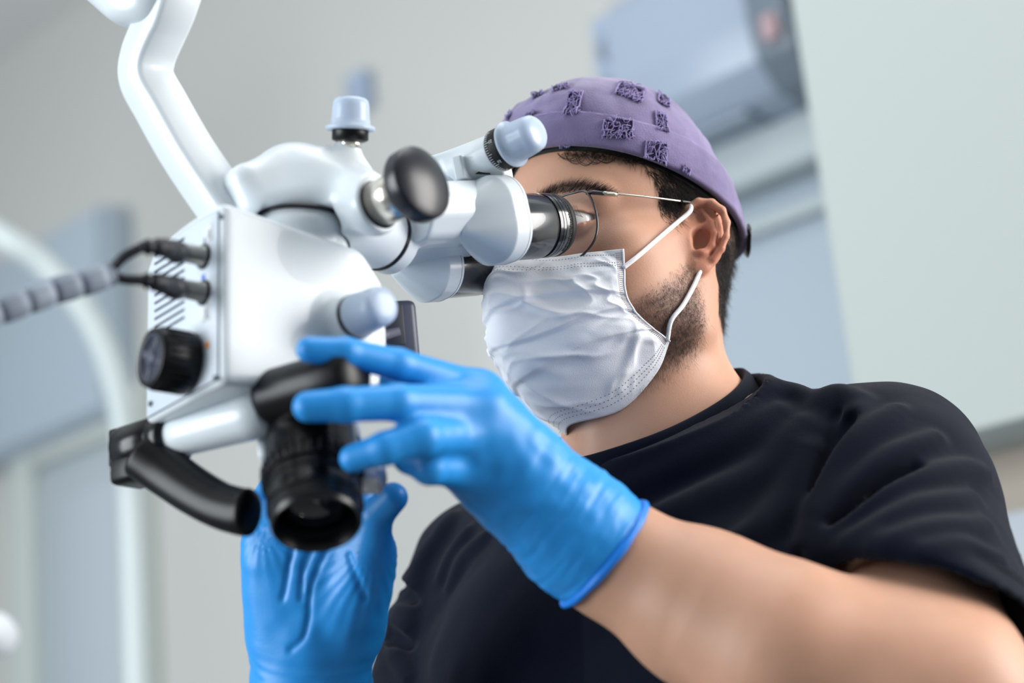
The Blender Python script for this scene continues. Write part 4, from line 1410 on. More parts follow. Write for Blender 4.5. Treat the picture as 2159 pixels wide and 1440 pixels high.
def build_shirt():
    PF = sdf_mesh(shirt_sdf, np.array([-.30, -.66, -1.74]), np.array([.48, .02, -.86]), .0026)
    sh = obj('t_shirt', PF, shirt_mat(), person)
    tag(sh, 'black short-sleeved cotton t-shirt')
    # ribbed collar band
    n = 96
    an = np.linspace(0, 2 * math.pi, n, endpoint=False)
    ring = RC + np.cos(an)[:, None] * RE1 + np.sin(an)[:, None] * RE2
    outw = ring - RC; outw /= np.linalg.norm(outw, axis=1)[:, None]
    prof = [(-0.0008, 0.0020), (0.0008, 0.0042), (0.0030, 0.0040), (0.0052, 0.0005), (0.0080, -0.0095), (0.0092, -0.0165), (0.0060, -0.0185), (0.0020, -0.011), (-0.0010, -0.003)]
    rows = [ring + outw * (a + 0.0006 * np.sin(an * 7 + 2)[:, None]) + RN * (b + 0.0007 * np.sin(an * 3 + 1)[:, None]) for a, b in prof]
    C = np.stack(rows, 1)
    k = len(prof)
    F = [[i * k + j, ((i + 1) % n) * k + j, ((i + 1) % n) * k + (j + 1) % k, i * k + (j + 1) % k] for i in range(n) for j in range(k)]
    obj('collar', (C.reshape(-1, 3), F), shirt_mat(), sh)
    # sleeve hem stitching
    for c, nn, f in ((HEMLC - HEMN * 0.016, HEMN, 0.066), (HEMLC - HEMN * 0.0195, HEMN, 0.066)):
        loop = ring_on(lambda p: rcone(p, SHL, SHL + (ELL_ - SHL) * 0.85, 0.063, 0.069), c, nn, 0.0011, 90, 0.10)
        obj('hem_stitch', tube(loop, 0.00035, 5, closed=True), mat('black_thread', (34, 38, 50), rough=0.8), sh)
def build_legs():
    """trousers and shoes below the frame"""
    def trousers(p):
        t = v2t(p); s = t.copy(); s[:, 0] = np.abs(s[:, 0])
        d = rcone(s, (0.0, -0.62, -0.005), (0.0, -0.72, -0.005), 0.128, 0.135)
        d = smin(d, rcone(s, (0.085, -0.74, 0), (0.10, -1.05, 0.015), 0.092, 0.070), 0.03)
        d = smin(d, rcone(s, (0.10, -1.05, 0.015), (0.11, -1.42, -0.01), 0.068, 0.058), 0.02)
        return smax(d, t[:, 1] - (-0.60), 0.005)
    lo = t2v(A(-0.4, -1.6, -0.3)); 
    cs = np.array([t2v(A(a, b, c)) for a in (-.25, .25) for b in (-.55, -1.52) for c in (-.18, .2)])
    tr = obj('trousers', sdf_mesh(trousers, cs.min(0), cs.max(0), 0.010), mat('navy_trousers', (30, 34, 48), rough=0.9), person)
    gz = to_world(t2v(A(0, 0, 0)))[2]
    for sx in (1, -1):
        w = to_world(t2v(A(sx * 0.112, -1.45, 0.0))); w[2] = 0.0
        fw = nrm(A(*(A(0.25 * sx, 0, 1) @ TM @ R.T)[:2], 0)); sd = A(-fw[1], fw[0], 0)
        prof = []
        rows = []
        for t, wd, hg in [(-0.085, 0.018, 0.05), (-0.075, 0.034, 0.075), (-0.03, 0.038, 0.095), (0.03, 0.038, 0.088), (0.09, 0.045, 0.06), (0.14, 0.047, 0.045), (0.18, 0.036, 0.035), (0.195, 0.015, 0.022)]:
            an = np.linspace(0, 2 * math.pi, 16, endpoint=False)
            sec = [w + fw * t + sd * wd * math.copysign(abs(math.cos(a)) ** 0.6, math.cos(a)) + A(0, 0, hg / 2 + hg / 2 * math.copysign(abs(math.sin(a)) ** 0.6, math.sin(a))) for a in an]
            rows.append(sec)
        Pq = np.array(rows).reshape(-1, 3)
        F = [[i * 16 + k, i * 16 + (k + 1) % 16, (i + 1) * 16 + (k + 1) % 16, (i + 1) * 16 + k] for i in range(7) for k in range(16)] + [list(range(16))[::-1], [7 * 16 + k for k in range(16)]]
        obj('shoe', (Pq, F), mat('white_clog', (225, 226, 228), rough=0.5), person, world=True)
# ================================================================== the dental microscope
MFR = frame(math.radians(50))
XL, XU, XF = MFR                     # his left (towards us, right), up, away from him (towards us, left)
KN = nrm(A(0.74, 0.31, 0.60))        # axis of the side knobs
def onplane(px, py, c, n):
    ray = A((px - CX) / FPX, (CY - py) / FPX, -1)
    return ray * (np.dot(c, n) / np.dot(ray, n))
scope = None
K0 = V(471, 808, 0.935)              # near lower rear corner of the housing
HU = nrm(XU + 0.05 * XF * -1 + 0.0 * XL)
def S3(s, w, t):
    """housing coordinates: s towards the man, w away from us along the rear panel, t up (metres)"""
    return K0 - XF * s - XL * w + HU * t
def cap_parts(name, c, ax, r, L, mat_, par, fl=1.28):
    """translucent silicone knob cap: hat with a flared lip, hollow"""
    pr = [(0.0, r * 0.96), (0.0, r * fl), (0.0012, r * (fl + .02)), (0.0022, r * fl), (0.0032, r * 1.05), (L * 0.35, r * 1.0), (L * 0.72, r * 0.96), (L * 0.88, r * 0.90),
          (L * 0.96, r * 0.76), (L * 0.995, r * 0.5), (L, 0)]
    return obj(name, lathe(c, ax, pr, 48), mat_, par)
def build_scope():
    global scope
    W = mat('white_enamel', (216, 224, 229), rough=0.32, spec=0.5, coat=0.15, vary=0.02, vscale=60)
    Wd = mat('white_panel', (206, 216, 227), rough=0.4)
    BK = mat('black_plastic', (4, 5, 9), rough=0.36, spec=0.35)
    BKS = mat('black_satin', (5, 7, 11), rough=0.26, spec=0.45)
    LINE = mat('black_seal', (10, 12, 22), rough=0.35)
    CH = mat('chrome', (226, 221, 210), rough=0.24, metal=0.85)
    SIL = mat('silicone', (192, 208, 228), rough=0.25, sss=0.35, sssr=(0.8, 0.9, 1.0), sss_scale=0.006, spec=0.5, alpha=0.80)
    scope = empty('dental_microscope', to_world(S3(0.05, 0.04, 0.0)))
    tag(scope, 'white dental microscope with black eyepieces, knobs and grip held by the gloved hands', 'microscope')
    # ---- housing
    def housing(p):
        q = p - K0.astype(p.dtype)
        w = -(q @ XL.astype(p.dtype)); t = (q @ XU.astype(p.dtype)) / np.float32(HU @ XU)
        s = t * np.float32(HU @ XF) - q @ XF.astype(p.dtype)
        d = smax(-s, s - 0.111, 0.004)
        d = smax(d, smax(-w, w - 0.094, 0.004), 0.005)
        d = smax(d, -t + 0.06 * s, 0.006)
        top = t - (0.109 - 0.165 * s + 0.16 * w * (1 - w / 0.086))
        d = smax(d, top, 0.005)
        d = smax(d, (w - 0.094) * 0.8 + (t - 0.112) * 0.6 + 0.009, 0.012)
        d = smax(d, ((s - 0.096) * 0.8 + (t - 0.086) * 0.6) - 0.003, 0.004)
        # boss of the side stub
        c0 = S3(0.078, 0.004, 0.044)
        d = smin(d, cyls(p, c0, c0 + XL * 0.020, 0.0155, 0.0135, 0.003), 0.008)
        c1 = S3(0.094, 0.012, 0.022)
        d = smin(d, bxs(p, c1, np.array([XF, XL, HU]), (0.006, 0.010, 0.014), 0.003), 0.003)
        return d
    cs = np.array([S3(a, b, c) for a in (-.01, .12) for b in (-.035, .1) for c in (-.02, .12)])
    hs = obj('housing', sdf_mesh(housing, cs.min(0), cs.max(0), 0.0011), W, scope)
    PN = nrm(np.cross(HU, XL)); PN = PN if PN @ XF > 0 else -PN
    # rear panel plate
    n = 40
    out = []
    cw, ch = 0.0045, 0.0045
    W0, W1 = 0.0045, 0.0895
    def topl(w): return min(0.108 + 0.16 * w * (1 - w / 0.086), 0.112 - (w - 0.094 + 0.0125) * 1.33) - 0.0045
    out += [S3(0.0002, W0, 0.004), S3(0.0002, W1, 0.004)]
    out += [S3(0.0002, w, topl(w)) for w in np.linspace(W1, W0, 14)]
    obj('back_panel', prism(out, PN * 0.0014, 0.0004, 1), Wd, hs)
    gr = np.array([o + PN * 0.0006 for o in out])
    obj('panel_joint', tube(gr, 0.00045, 5, closed=True), mat('joint_grey', (96, 106, 122), rough=0.7), hs)
    pc, pn = S3(0, 0.04, 0.05) + PN * 0.0012, PN
    on = lambda x, y, up=0.0: onplane(x, y, pc, pn) + PN * up
    for x, y in ((470, 457), (456, 797), (319, 851)):
        obj('screw', cyl(on(x, y), PN, 0, 0.0014, 0.0017, 0.0003, 12), mat('steel_dark', (92, 98, 108), rough=0.4, metal=.8), hs)
    slot = mat('vent_dark', (62, 68, 84), rough=0.8)
    for k in range(11):
        y = 706 - k * 16.6
        a, b = on(326, y), on(389, y - 38)
        ex = nrm(b - a); ey = nrm(np.cross(PN, ex))
        obj('vent_slot', rbox((a + b) / 2, ex, ey, PN, (np.linalg.norm(b - a), 0.0017, 0.0009), 0.0004, 1), slot, hs)
    for (x, y) in ((441, 492), (434, 660)):
        c = on(x, y)
        obj('socket_label', rbox(c, -XL, HU, PN, (0.0092, 0.0098, 0.0004), 0.0), mat('label_white', (226, 230, 232), rough=.6), hs)
        obj('label_mark', rbox(c + PN * .0003, -XL, HU, PN, (0.0034, 0.0052, 0.0004), 0.0), mat('label_grey', (176, 184, 194), rough=.6), hs)
    obj('socket_mark', rbox(on(432, 508), -XL, HU, PN, (0.0016, 0.0044, 0.0005), 0), mat('mark_navy', (52, 62, 110), rough=.6), hs)
    obj('socket_mark', rbox(on(429, 586), -XL, HU, PN, (0.0034, 0.0040, 0.0005), 0), mat('mark_blue', (60, 112, 226), rough=.6), hs)
    obj('setting_mark', cyl(on(438, 727), PN, 0, 0.0005, 0.0022, 0.0001, 16), mat('mark_orange', (232, 140, 40), rough=.6), hs)
    STE = mat('socket_nickel', (168, 170, 168), rough=0.35, metal=0.7)
    for (x, y) in ((431, 541), (431, 617)):
        c = on(x, y)
        obj('socket', lathe(c, PN, [(0, 0), (0, .0062), (.003, .0062), (.0032, .0056), (.016, .0052), (.0164, .0044), (.0164, 0)], 32), STE, hs)
        obj('socket_ring', lathe(c, PN, [(0, .0055), (0, .0074), (.0014, .0074), (.0016, .006)], 32), BK, hs)
    # brightness dial on the panel
    c = on(400, 767)
    dl = obj('dial', lathe(c, PN, [(0, 0), (0, 0.0166), (0.002, 0.0180), (0.022, 0.0176), (0.0245, 0.0168), (0.0252, 0.0150), (0.0236, 0.0138), (0.0232, 0.0)], 64), BK, scope)
    f = c + PN * 0.0234
    obj('dial_hub', lathe(f, PN, [(0, 0), (0, 0.0048), (0.0012, 0.0046), (0.0014, 0)], 8), mat('dial_grey', (72, 78, 94), rough=.45), dl)
    for k in range(4):
        a = k * math.pi / 2 + 0.5
        e = -XL * math.cos(a) + HU * math.sin(a)
        obj('dial_spoke', rbox(f + e * 0.009, e, np.cross(PN, e), PN, (0.010, 0.0052, 0.0018), 0.0004, 1), mat('dial_grey2', (50, 55, 70), rough=.5), dl)
    obj('dial_rim', lathe(f, PN, [(0, 0.0122), (0.0012, 0.0124), (0.0014, 0.0138), (0.0004, 0.0142)], 64), mat('dial_grey2', (50, 55, 70), rough=.5), dl)
    for k in range(28):
        a = k * 2 * math.pi / 28
        e = -XL * math.cos(a) + HU * math.sin(a)
        obj('grip_rib', rbox(c + PN * 0.012 + e * 0.0179, PN, e, np.cross(PN, e), (0.017, 0.0009, 0.0012), 0.0003, 1), BK, dl)
    # ---- turret, shoulder, knob boss and inclined tube in one smooth casting
    TC = V(634, 470, 1.040); TU = nrm(HU + A(0.03, 0, 0))
    boss_c = V(897, 380, 0.985) - KN * 0.0425
    tubeA, tubeB = V(722, 452, 1.040), V(806, 502, 1.072)
    stalk = V(737, 345, 1.045)
    stT = V(738, 305, 1.045)
    def turret(p):
        d = cyls(p, TC, TC + TU * 0.0505, 0.0312, 0.0165, 0.014)
        d = smin(d, bxs(p, V(549, 400, 1.034), np.array([nrm(XF - HU * 0.42), XL, nrm(HU + XF * 0.42)]), (0.0200, 0.0140, 0.0172), 0.011), 0.022)
        d = smin(d, bxs(p, V(702, 402, 1.046), np.array([XF, XL, HU]), (0.024, 0.015, 0.0172), 0.011), 0.013)
        d = smin(d, chain(p, [V(722, 398, 1.045), boss_c], [0.020, 0.0175], 0.01), 0.012)
        d = smax(d, plane(p, boss_c + KN * 0.0035, KN), 0.002)
        d = smin(d, cyls(p, tubeA - (tubeB - tubeA) * 0.3, tubeB, 0.0215, 0.0208, 0.002), 0.008)
        d = smin(d, rcone(p, stalk - (stT - stalk) * 0.9, stT, 0.0098, 0.0062), 0.008)
        d = smin(d, rcone(p, V(690, 340, 1.045), V(722, 322, 1.045), 0.008, 0.0052), 0.006)
        return smax(d, np.minimum(-plane(p, TC, TU), 0.034 - ln(p - TC.astype(p.dtype))), 0.002)
    lo = np.array([-.182, .028, -1.13]); hi = np.array([-.044, .135, -0.955])
    tr = obj('turret', sdf_mesh(turret, lo, hi, 0.0011), W, scope)
    obj('turret_seal', lathe(TC, TU, [(0.0, 0.020), (0.0, 0.0302), (-0.0022, 0.0302), (-0.0022, 0.020)], 64), LINE, tr)
    obj('turret_neck', lathe(TC, TU, [(-0.0022, 0), (-0.0022, 0.0290), (-0.010, 0.0293), (-0.034, 0.0280), (-0.040, 0)], 64), W, tr)
    # chrome shaft and black hand wheel
    obj('shaft_gap', lathe(boss_c, KN, [(0.0028, 0), (0.0028, 0.0152), (0.0042, 0.0150), (0.0042, 0)], 48), LINE, tr)
    obj('shaft', lathe(boss_c, KN, [(0.003, 0), (0.003, 0.0140), (0.030, 0.0140), (0.030, 0)], 56), CH, tr)
    kf = V(897, 380, 0.985)
    obj('hand_wheel', lathe(kf, KN, [(-0.0135, 0), (-0.0135, 0.0190), (-0.0128, 0.0215), (-0.0108, 0.0225), (-0.0036, 0.0225), (-0.0020, 0.0221), (-0.0012, 0.0209), (0.0006, 0.0170), (0.0022, 0.0110), (0.0030, 0.0050), (0.0032, 0)], 72), mat('wheel_black', (20, 22, 32), rough=0.33, spec=0.6), tr)
    # top knob
    su = nrm(stT - stalk)
    obj('knob_collar', lathe(stT, su, [(0, 0), (-0.002, 0.0072), (0.0025, 0.0070), (0.0035, 0.0)], 32), CH, tr)
    obj('knob_ring', lathe(stT + su * 0.002, su, [(-0.001, 0), (0, 0.0092), (0.001, 0.0112), (0.0100, 0.0112), (0.0110, 0.0095), (0.0110, 0)], 48), BK, tr)
    cap_parts('knob_cap', stT + su * 0.0088, su, 0.0118, 0.0205, SIL, tr)
    # tube seal and prism head
    ta = nrm(tubeB - tubeA)
    obj('tube_seal', lathe(tubeB, ta, [(-0.0006, 0.01), (-0.0006, 0.0211), (0.0020, 0.0211), (0.0020, 0.01)], 64), LINE, tr)
    EA = nrm(V(1091, 478, 1.113) - V(1166, 474, 1.135))           # from eye to instrument
    EUp = nrm(XU - EA * (XU @ EA)); EL = nrm(np.cross(EUp, EA)); EL = EL if EL @ XL > 0 else -EL
    tE = tubeB + ta * 0.002
    def prismhead(p):
        d = cyls(p, tE, tE + ta * 0.012, 0.0207, 0.0195, 0.0015)
        c = V(925, 508, 1.112)
        d = smin(d, bxs(p, c, np.array([EA, EL, EUp]), (0.036, 0.027, 0.0085), 0.003), 0.004)
        M = np.array([EA, EL, EUp])
        cb = V(942, 445, 1.083)
        q = (p - cb.astype(p.dtype)) @ M.T.astype(p.dtype)
        a, b, u = q[:, 0], q[:, 1], q[:, 2]
        e = np.maximum(np.abs(a) - 0.0275, -b - 0.016)
        e = smax(e, b - 0.0185, 0.003)
        e = smax(e, np.abs(u) - 0.0188, 0.003)
        e = smax(e, (b + u) * 0.7071 - 0.0180, 0.003)
        e = smax(e, (b - u) * 0.7071 - 0.0180, 0.003)
        e = smax(e, (-a * 0.62 + b * 0.78) - 0.0235, 0.003)
        e = smax(e, (-a * 0.55 - u * 0.83) - 0.0245, 0.003)
        d = smin(d, e, 0.003)
        return d
    lo = np.array([-.085, .03, -1.17]); hi = np.array([-.008, .115, -1.03])
    ph = obj('prism_head', sdf_mesh(prismhead, lo, hi, 0.0009), W, scope)
    E0, E1 = V(1165, 474, 1.135), V(1036, 554, 1.183)
    def puck(c, tilt, near):
        u = nrm(EUp * math.cos(tilt) + EL * math.sin(tilt)); l = nrm(np.cross(EA, u)); l = l if l @ XL > 0 else -l
        def f(p):
            q = (p - c.astype(p.dtype))
            t = q @ EA.astype(p.dtype); a = q @ l.astype(p.dtype); b = q @ u.astype(p.dtype)
            ins = np.clip(t - 0.0590, 0, 1) * 0.62 + np.clip(t - 0.0590, 0, 1) ** 2 * 6
            hx, hy, r = 0.0255, 0.0285 if near else 0.0265, 0.0225
            qx = np.abs(a) - (hx - r); qy = np.abs(b + 0.001) - (hy - r)
            d2 = np.sqrt(np.maximum(qx, 0) ** 2 + np.maximum(qy, 0) ** 2) + np.minimum(np.maximum(qx, qy), 0) - r
            d = d2 + ins.astype(np.float32)
            return smax(d * np.float32(0.86), np.abs(t - 0.0655) - 0.0205, 0.0022)
        lo = c + EA * 0.066 - 0.052; hi = c + EA * 0.066 + 0.052
        o = obj('eyepiece_housing', sdf_mesh(f, lo, hi, 0.0010), W, scope)
        n = 72
        an = np.linspace(0, 2 * math.pi, n, endpoint=False)
        lp = np.array([c + EA * 0.0305 + (l * math.cos(x) + u * math.sin(x)) * 0.04 for x in an])
        loop = []
        cc = c + EA * 0.0482
        D = np.array([l * math.cos(x) + u * math.sin(x) for x in an]); t = np.full(n, 0.045)
        for _ in range(50): t -= f((cc + D * t[:, None]).astype(np.float32)) * 0.8
        obj('rim_groove', tube(cc + D * (t - 0.0001)[:, None], 0.00028, 5, closed=True), mat('groove_grey', (128, 138, 150), rough=.6), o)
        return o, u, l
    p0, u0, l0 = puck(E0 + A(0.0012, 0.0060, 0), 0.08, True)
    p1, u1, l1 = puck(E1 + A(-0.0020, 0.0045, 0), 0.0, False)
    GM = mat('eyepiece_black', (34, 37, 43), rough=0.20, spec=0.7, coat=0.4)
    GR = mat('rubber_black', (11, 12, 15), rough=0.6)
    def eyepiece(c, par, text):
        pr = [(0.0500, 0.0), (0.0500, 0.0218), (0.0165, 0.0218), (0.0160, 0.0216), (0.0158, 0.0203), (0.0132, 0.0203), (0.0130, 0.0214), (0.0106, 0.0215), (0.0105, 0.0210), (0.0101, 0.0210), (0.0100, 0.0215),
              (0.0080, 0.0215), (0.0079, 0.0210), (0.0075, 0.0210), (0.0074, 0.0214), (0.0022, 0.0210), (0.0018, 0.0206)]
        b = obj('eyepiece', lathe(c, EA, pr[::-1], 72), GM, par, angle=30)
        obj('groove_band', lathe(c, EA, [(0.0132, 0.0206), (0.0158, 0.0206)], 72), GR, b)
        obj('eye_cup', lathe(c, EA, [(0.0030, 0.0211), (-0.0005, 0.0209), (-0.0030, 0.0198), (-0.0036, 0.0185), (-0.0030, 0.0172), (0.0035, 0.0160), (0.0040, 0.0)], 72), GR, b)
        obj('eye_lens', lathe(c, EA, [(0.0036, 0.0), (0.0040, 0.0155)], 48), mat('coated_lens', (24, 30, 46), rough=0.04, spec=0.8, coat=0.6), b)
        # worn knurl of the dioptre ring
        for k in range(46):
            a = -1.25 + k * 0.052
            e = nrm(EL * math.cos(a) + EUp * math.sin(a))
            L = 0.0016 + 0.0014 * rng.random()
            obj('knurl', rbox(c + EA * (0.0036) + e * 0.02085, EA, e, np.cross(EA, e), (L, 0.0012, 0.0010), 0.0003, 1), GR, b)
        return b
    ey0 = eyepiece(E0, scope, True); ey1 = eyepiece(E1, scope, False)
    # magnification engraving on the near eyepiece
    wrap_text('12.5x', ey0, E0, EA, lambda a: nrm(EL * math.cos(a) + EUp * math.sin(a)), 0.0219, 0.0040, 1.10, 0.0190, mat('engraving_white', (228, 230, 232), rough=.5))
    # ---- pupil distance arm with its scale ring and cap
    kc = V(1050, 318, 1.098)
    def arm(p):
        d = cyls(p, kc - KN * 0.034, kc, 0.0118, 0.0126, 0.0015)
        q0, q1 = V(905, 362, 1.125), V(1030, 325, 1.112)
        ex = nrm(q1 - q0); ez = nrm(np.cross(ex, EUp)); ey = np.cross(ez, ex)
        d = smin(d, bxs(p, (q0 + q1) / 2, np.array([ex, ey, ez]), (0.026, 0.0085, 0.010), 0.004), 0.006)
        d = smin(d, bxs(p, V(978, 358, 1.105), np.array([ex, ey, ez]), (0.0035, 0.0080, 0.011), 0.001), 0.001)
        d = smin(d, bxs(p, V(1046, 362, 1.110), np.array([ex, ey, ez]), (0.0085, 0.0060, 0.009), 0.002), 0.002)
        d = smin(d, rcone(p, V(1000, 380, 1.135), V(940, 375, 1.13), 0.011, 0.014), 0.004)
        return d
    ar = obj('pupil_distance_arm', sdf_mesh(arm, np.array([-.075, .07, -1.165]), np.array([.012, .135, -1.06]), 0.001), W, scope)
    cc = V(1012, 362, 1.100)
    obj('arm_slot', prism([V(1002, 366, 1.098), V(1026, 349, 1.098), V(1034, 367, 1.098)], A(0, 0, -0.003)), mat('slot_black', (6, 8, 12), rough=.7), ar)
    obj('scale_ring', lathe(kc, KN, [(0, 0), (0, 0.0134), (0.0008, 0.0140), (0.0100, 0.0140), (0.0108, 0.0134), (0.0108, 0)], 64), BK, ar)
    tu, tv = perp(KN)
    WH = mat('engraving_white', (228, 230, 232), rough=.5)
    rv = lambda a: nrm(tu * math.cos(a) + tv * math.sin(a))
    # angle on the ring that faces us
    aa = np.linspace(0, 2 * math.pi, 360); fz = [rv(a) @ nrm(-kc) for a in aa]; a0 = aa[int(np.argmax(fz))]
    for k in range(-11, 12):
        a = a0 + k * 0.115
        L = 0.0034 if k % 5 == 0 else 0.0020
        obj('scale_tick', rbox(kc + KN * (0.0010 + L / 2) + rv(a) * 0.01402, KN, rv(a), np.cross(KN, rv(a)), (L, 0.0003, 0.00035), 0), WH, ar)
    for s_, k in (('65', 4.0), ('55', -5.0)):
        wrap_text(s_, ar, kc, KN, rv, 0.01412, 0.0030, a0 + k * 0.115, 0.0060, WH, flip=True)
    cap_parts('knob_cap', kc + KN * 0.0106, KN, 0.0128, 0.0240, SIL, ar, 1.2)
    # ---- side stub with ring and cap
    sc0 = S3(0.078, 0.004, 0.044) + XL * 0.0185
    SA = nrm(XL + A(0.06, -0.02, 0))
    obj('stub_ring', lathe(sc0, SA, [(0, 0), (0, .0132), (.0035, .0134), (.004, .012), (.004, 0)], 48), BK, hs)
    cap_parts('knob_cap', sc0 + SA * 0.0032, SA, 0.0124, 0.0255, SIL, hs, 1.06)
    # dark control plate on the far side
    c = V(838, 700, 1.075)
    ex = nrm(A(1, 0.05, -0.35)); ez = nrm(np.cross(ex, A(0.10, 1, -.2))); ey = np.cross(ez, ex)
    o = obj('control_plate', rbox(c, ex, ey, ez, (0.026, 0.040, 0.010), 0.0045, 3), mat('slate_plastic', (58, 62, 80), rough=0.4), scope)
    obj('plate_bracket', tube(np.array([S3(0.095, 0.060, 0.045), c + ez * 0.0]), 0.006, 16), mat('slate_plastic', (58, 62, 80), rough=0.4), o)
    obj('plate_recess', rbox(c - ex * 0.003 + ey * 0.004 + ez * 0.0046, ex, ey, ez, (0.013, 0.026, 0.0016), 0.0006, 2), mat('slate_dark', (32, 36, 50), rough=0.5), o)
    return scope
def wrap_text(s, par, c, ax, rv, r, size, ang, t, m, flip=False):
    """lettering wrapped round a barrel"""
    cu = bpy.data.curves.new('lettering', 'FONT')
    cu.body = s; cu.size = size; cu.align_x = 'CENTER'; cu.resolution_u = 2
    to = bpy.data.objects.new('lettering_tmp', cu); COL.objects.link(to)
    dg = bpy.context.evaluated_depsgraph_get()
    me = bpy.data.meshes.new_from_object(to.evaluated_get(dg))
    co = np.array([v.co[:] for v in me.vertices]); F = [list(p.vertices) for p in me.polygons]
    bpy.data.objects.remove(to)
    bpy.data.meshes.remove(me)
    P = []
    for x, y, z in co:
        if flip:      # reads along the axis direction
            a = ang + (y - size * .35) / r; tt = t + x
        else:
            a = ang - x / r; tt = t - y
        P.append(c + ax * tt + rv(a) * (r + 0.0001))
    return obj('lettering', (np.array(P), F), m, par, smooth=False)
def build_scope_lower():
    W = MATS['white_enamel']; BK = MATS['black_plastic']; BKS = MATS['black_satin']; CH = MATS['chrome']
    # ---- cross bar under the housing, clamp and black handle
    b0, b1 = V(374, 920, 1.008), V(605, 856, 0.958)
    ba = nrm(b1 - b0)
    bar = obj('cross_bar', lathe(b0, ba, [(-0.004, 0), (-0.004, 0.0100), (0.0, 0.0120), (0.010, 0.0126), (0.060, 0.0140), (0.078, 0.0142), (0.078, 0)], 48), W, scope)
    obj('bar_screw', cyl(onplane(475, 905, b0 + A(0, 0, 0.011), A(0, 0, 1)), A(0, -0.3, 1), -0.002, 0.0006, 0.0016, 0.0002, 12), mat('steel_dark', (92, 98, 108), rough=.4), bar)
    cl = obj('handle_clamp', lathe(b0, ba, [(-0.046, 0), (-0.046, 0.0130), (-0.044, 0.0150), (-0.014, 0.0156), (-0.013, 0.0140), (-0.012, 0.0158), (-0.002, 0.0160), (-0.001, 0.015), (-0.001, 0)], 48), BKS, scope)
    cu = nrm(XU - ba * (XU @ ba)); cv = np.cross(ba, cu)
    e = b0 - ba * 0.029 - cu * 0.014
    obj('clamp_block', rbox(e, ba, cu, cv, (0.036, 0.018, 0.026), 0.004, 2), BK, cl)
    obj('clamp_lever', rbox(b0 - ba * 0.050 + cu * 0.002, ba, cu, cv, (0.008, 0.024, 0.014), 0.002, 2), BK, cl)
    obj('clamp_bolt', cyl(b0 - ba * 0.054 - cu * 0.012, -ba, 0, 0.003, 0.003, 0.0005, 16), CH, cl)
    path = crom([V(300, 958, 1.006), V(350, 994, 0.998), V(408, 1034, 0.985), V(462, 1064, 0.972), V(508, 1078, 0.962), V(529, 1079, 0.958)], 8)
    rr = np.interp(np.linspace(0, 1, len(path)), [0, 0.2, 0.6, 0.93, 0.98, 1], [0.0160, 0.0158, 0.0146, 0.0150, 0.0138, 0.0105])
    P, F = tube(path, rr, 28, ref=A(0, 0.3, 0.95), flat=(0.74, 0.92))
    obj('handle', (P, F), BK, cl)
    # ---- black grip and objective
    g0 = V(572, 838, 0.962)
    gp = obj('grip', lathe(g0, ba, [(-0.005, 0), (-0.004, 0.0125), (-0.001, 0.0152), (0.003, 0.0160), (0.040, 0.0158), (0.060, 0.0150), (0.064, 0.012), (0.064, 0)], 48), BK, scope)
    obj('grip_tab', rbox(V(640, 773, 0.955), nrm(A(1, 0.12, 0.3)), nrm(A(-0.1, 1, -.2)), nrm(A(-.3, .1, 1)), (0.016, 0.006, 0.010), 0.0018, 2), BK, gp)
    LB = V(667, 1103, 0.925)                       # centre of the open lower rim
    LT = V(649, 850, 0.985)
    la = nrm(LB - LT)
    def z(t): return t
    Lr = np.linalg.norm(LB - LT)
    pr = [(-Lr, 0), (-Lr, 0.018), (-Lr + 0.006, 0.0250), (-0.040, 0.0262), (-0.0385, 0.0262), (-0.038, 0.0278), (-0.030, 0.0284), (-0.0275, 0.0284), (-0.027, 0.0268), (-0.0225, 0.0268), (-0.022, 0.0262), (-0.018, 0.0258), (-0.016, 0.0266),
          (-0.010, 0.0268), (-0.009, 0.0258), (-0.003, 0.0252), (0.0, 0.0250), (0.0012, 0.0242), (0.0010, 0.0228), (-0.004, 0.0208), (-0.010, 0.0196), (-0.012, 0.0190)]
    ob = obj('objective', lathe(LB, la, pr, 72), BKS, scope, angle=35)
    obj('objective_lens', lathe(LB, la, [(-0.012, 0.0192), (-0.0095, 0.013), (-0.0084, 0.006), (-0.0082, 0)], 64), mat('objective_glass', (16, 20, 30), rough=0.05, spec=0.6, coat=0.5), ob)
    ang = np.linspace(0, 2 * math.pi, 36, endpoint=False)
    lu, lv = perp(la)
    for a in ang:
        e = lu * math.cos(a) + lv * math.sin(a)
        obj('focus_rib', rbox(LB - la * 0.0335 + e * 0.0286, la, e, np.cross(la, e), (0.008, 0.0010, 0.0018), 0.0003, 1), BK, ob)
    # flats on the barrel
    for dx, wd in ((-0.012, 0.012), (0.006, 0.010)):
        c = LT + la * 0.030 + A(dx, 0, 0.0245 - abs(dx) * 0.25)
        obj('barrel_plate', rbox(c, nrm(A(1, 0, -dx * 20)), la, nrm(np.cross(nrm(A(1, 0, -dx * 20)), la)), (wd, 0.040, 0.003), 0.0012, 2), BK, ob)
    # white bracket behind the barrel, steel clamp and bolt
    for px, py, w, h in ((556, 935, 0.006, 0.028), (747, 905, 0.007, 0.022)):
        obj('bracket', rbox(V(px, py, 0.985), nrm(A(1, .05, .1)), nrm(la), nrm(np.cross(A(1, .05, .1), la)), (w, h, 0.012), 0.002, 2), W, scope)
    c = V(762, 1008, 0.955)
    sc_ = obj('steel_clamp', rbox(c, nrm(A(1, 0.04, 0.1)), nrm(-la), nrm(np.cross(A(1, .04, .1), -la)), (0.022, 0.0130, 0.016), 0.002, 2), mat('silver_knurl', (222, 226, 232), rough=.3, metal=.5), scope)
    obj('clamp_screw', cyl(V(796, 1006, 0.955), nrm(A(1, 0.05, 0.25)), -0.004, 0.004, 0.0062, 0.001, 24), mat('silver_knurl', (222, 226, 232), rough=.3, metal=.5), sc_)
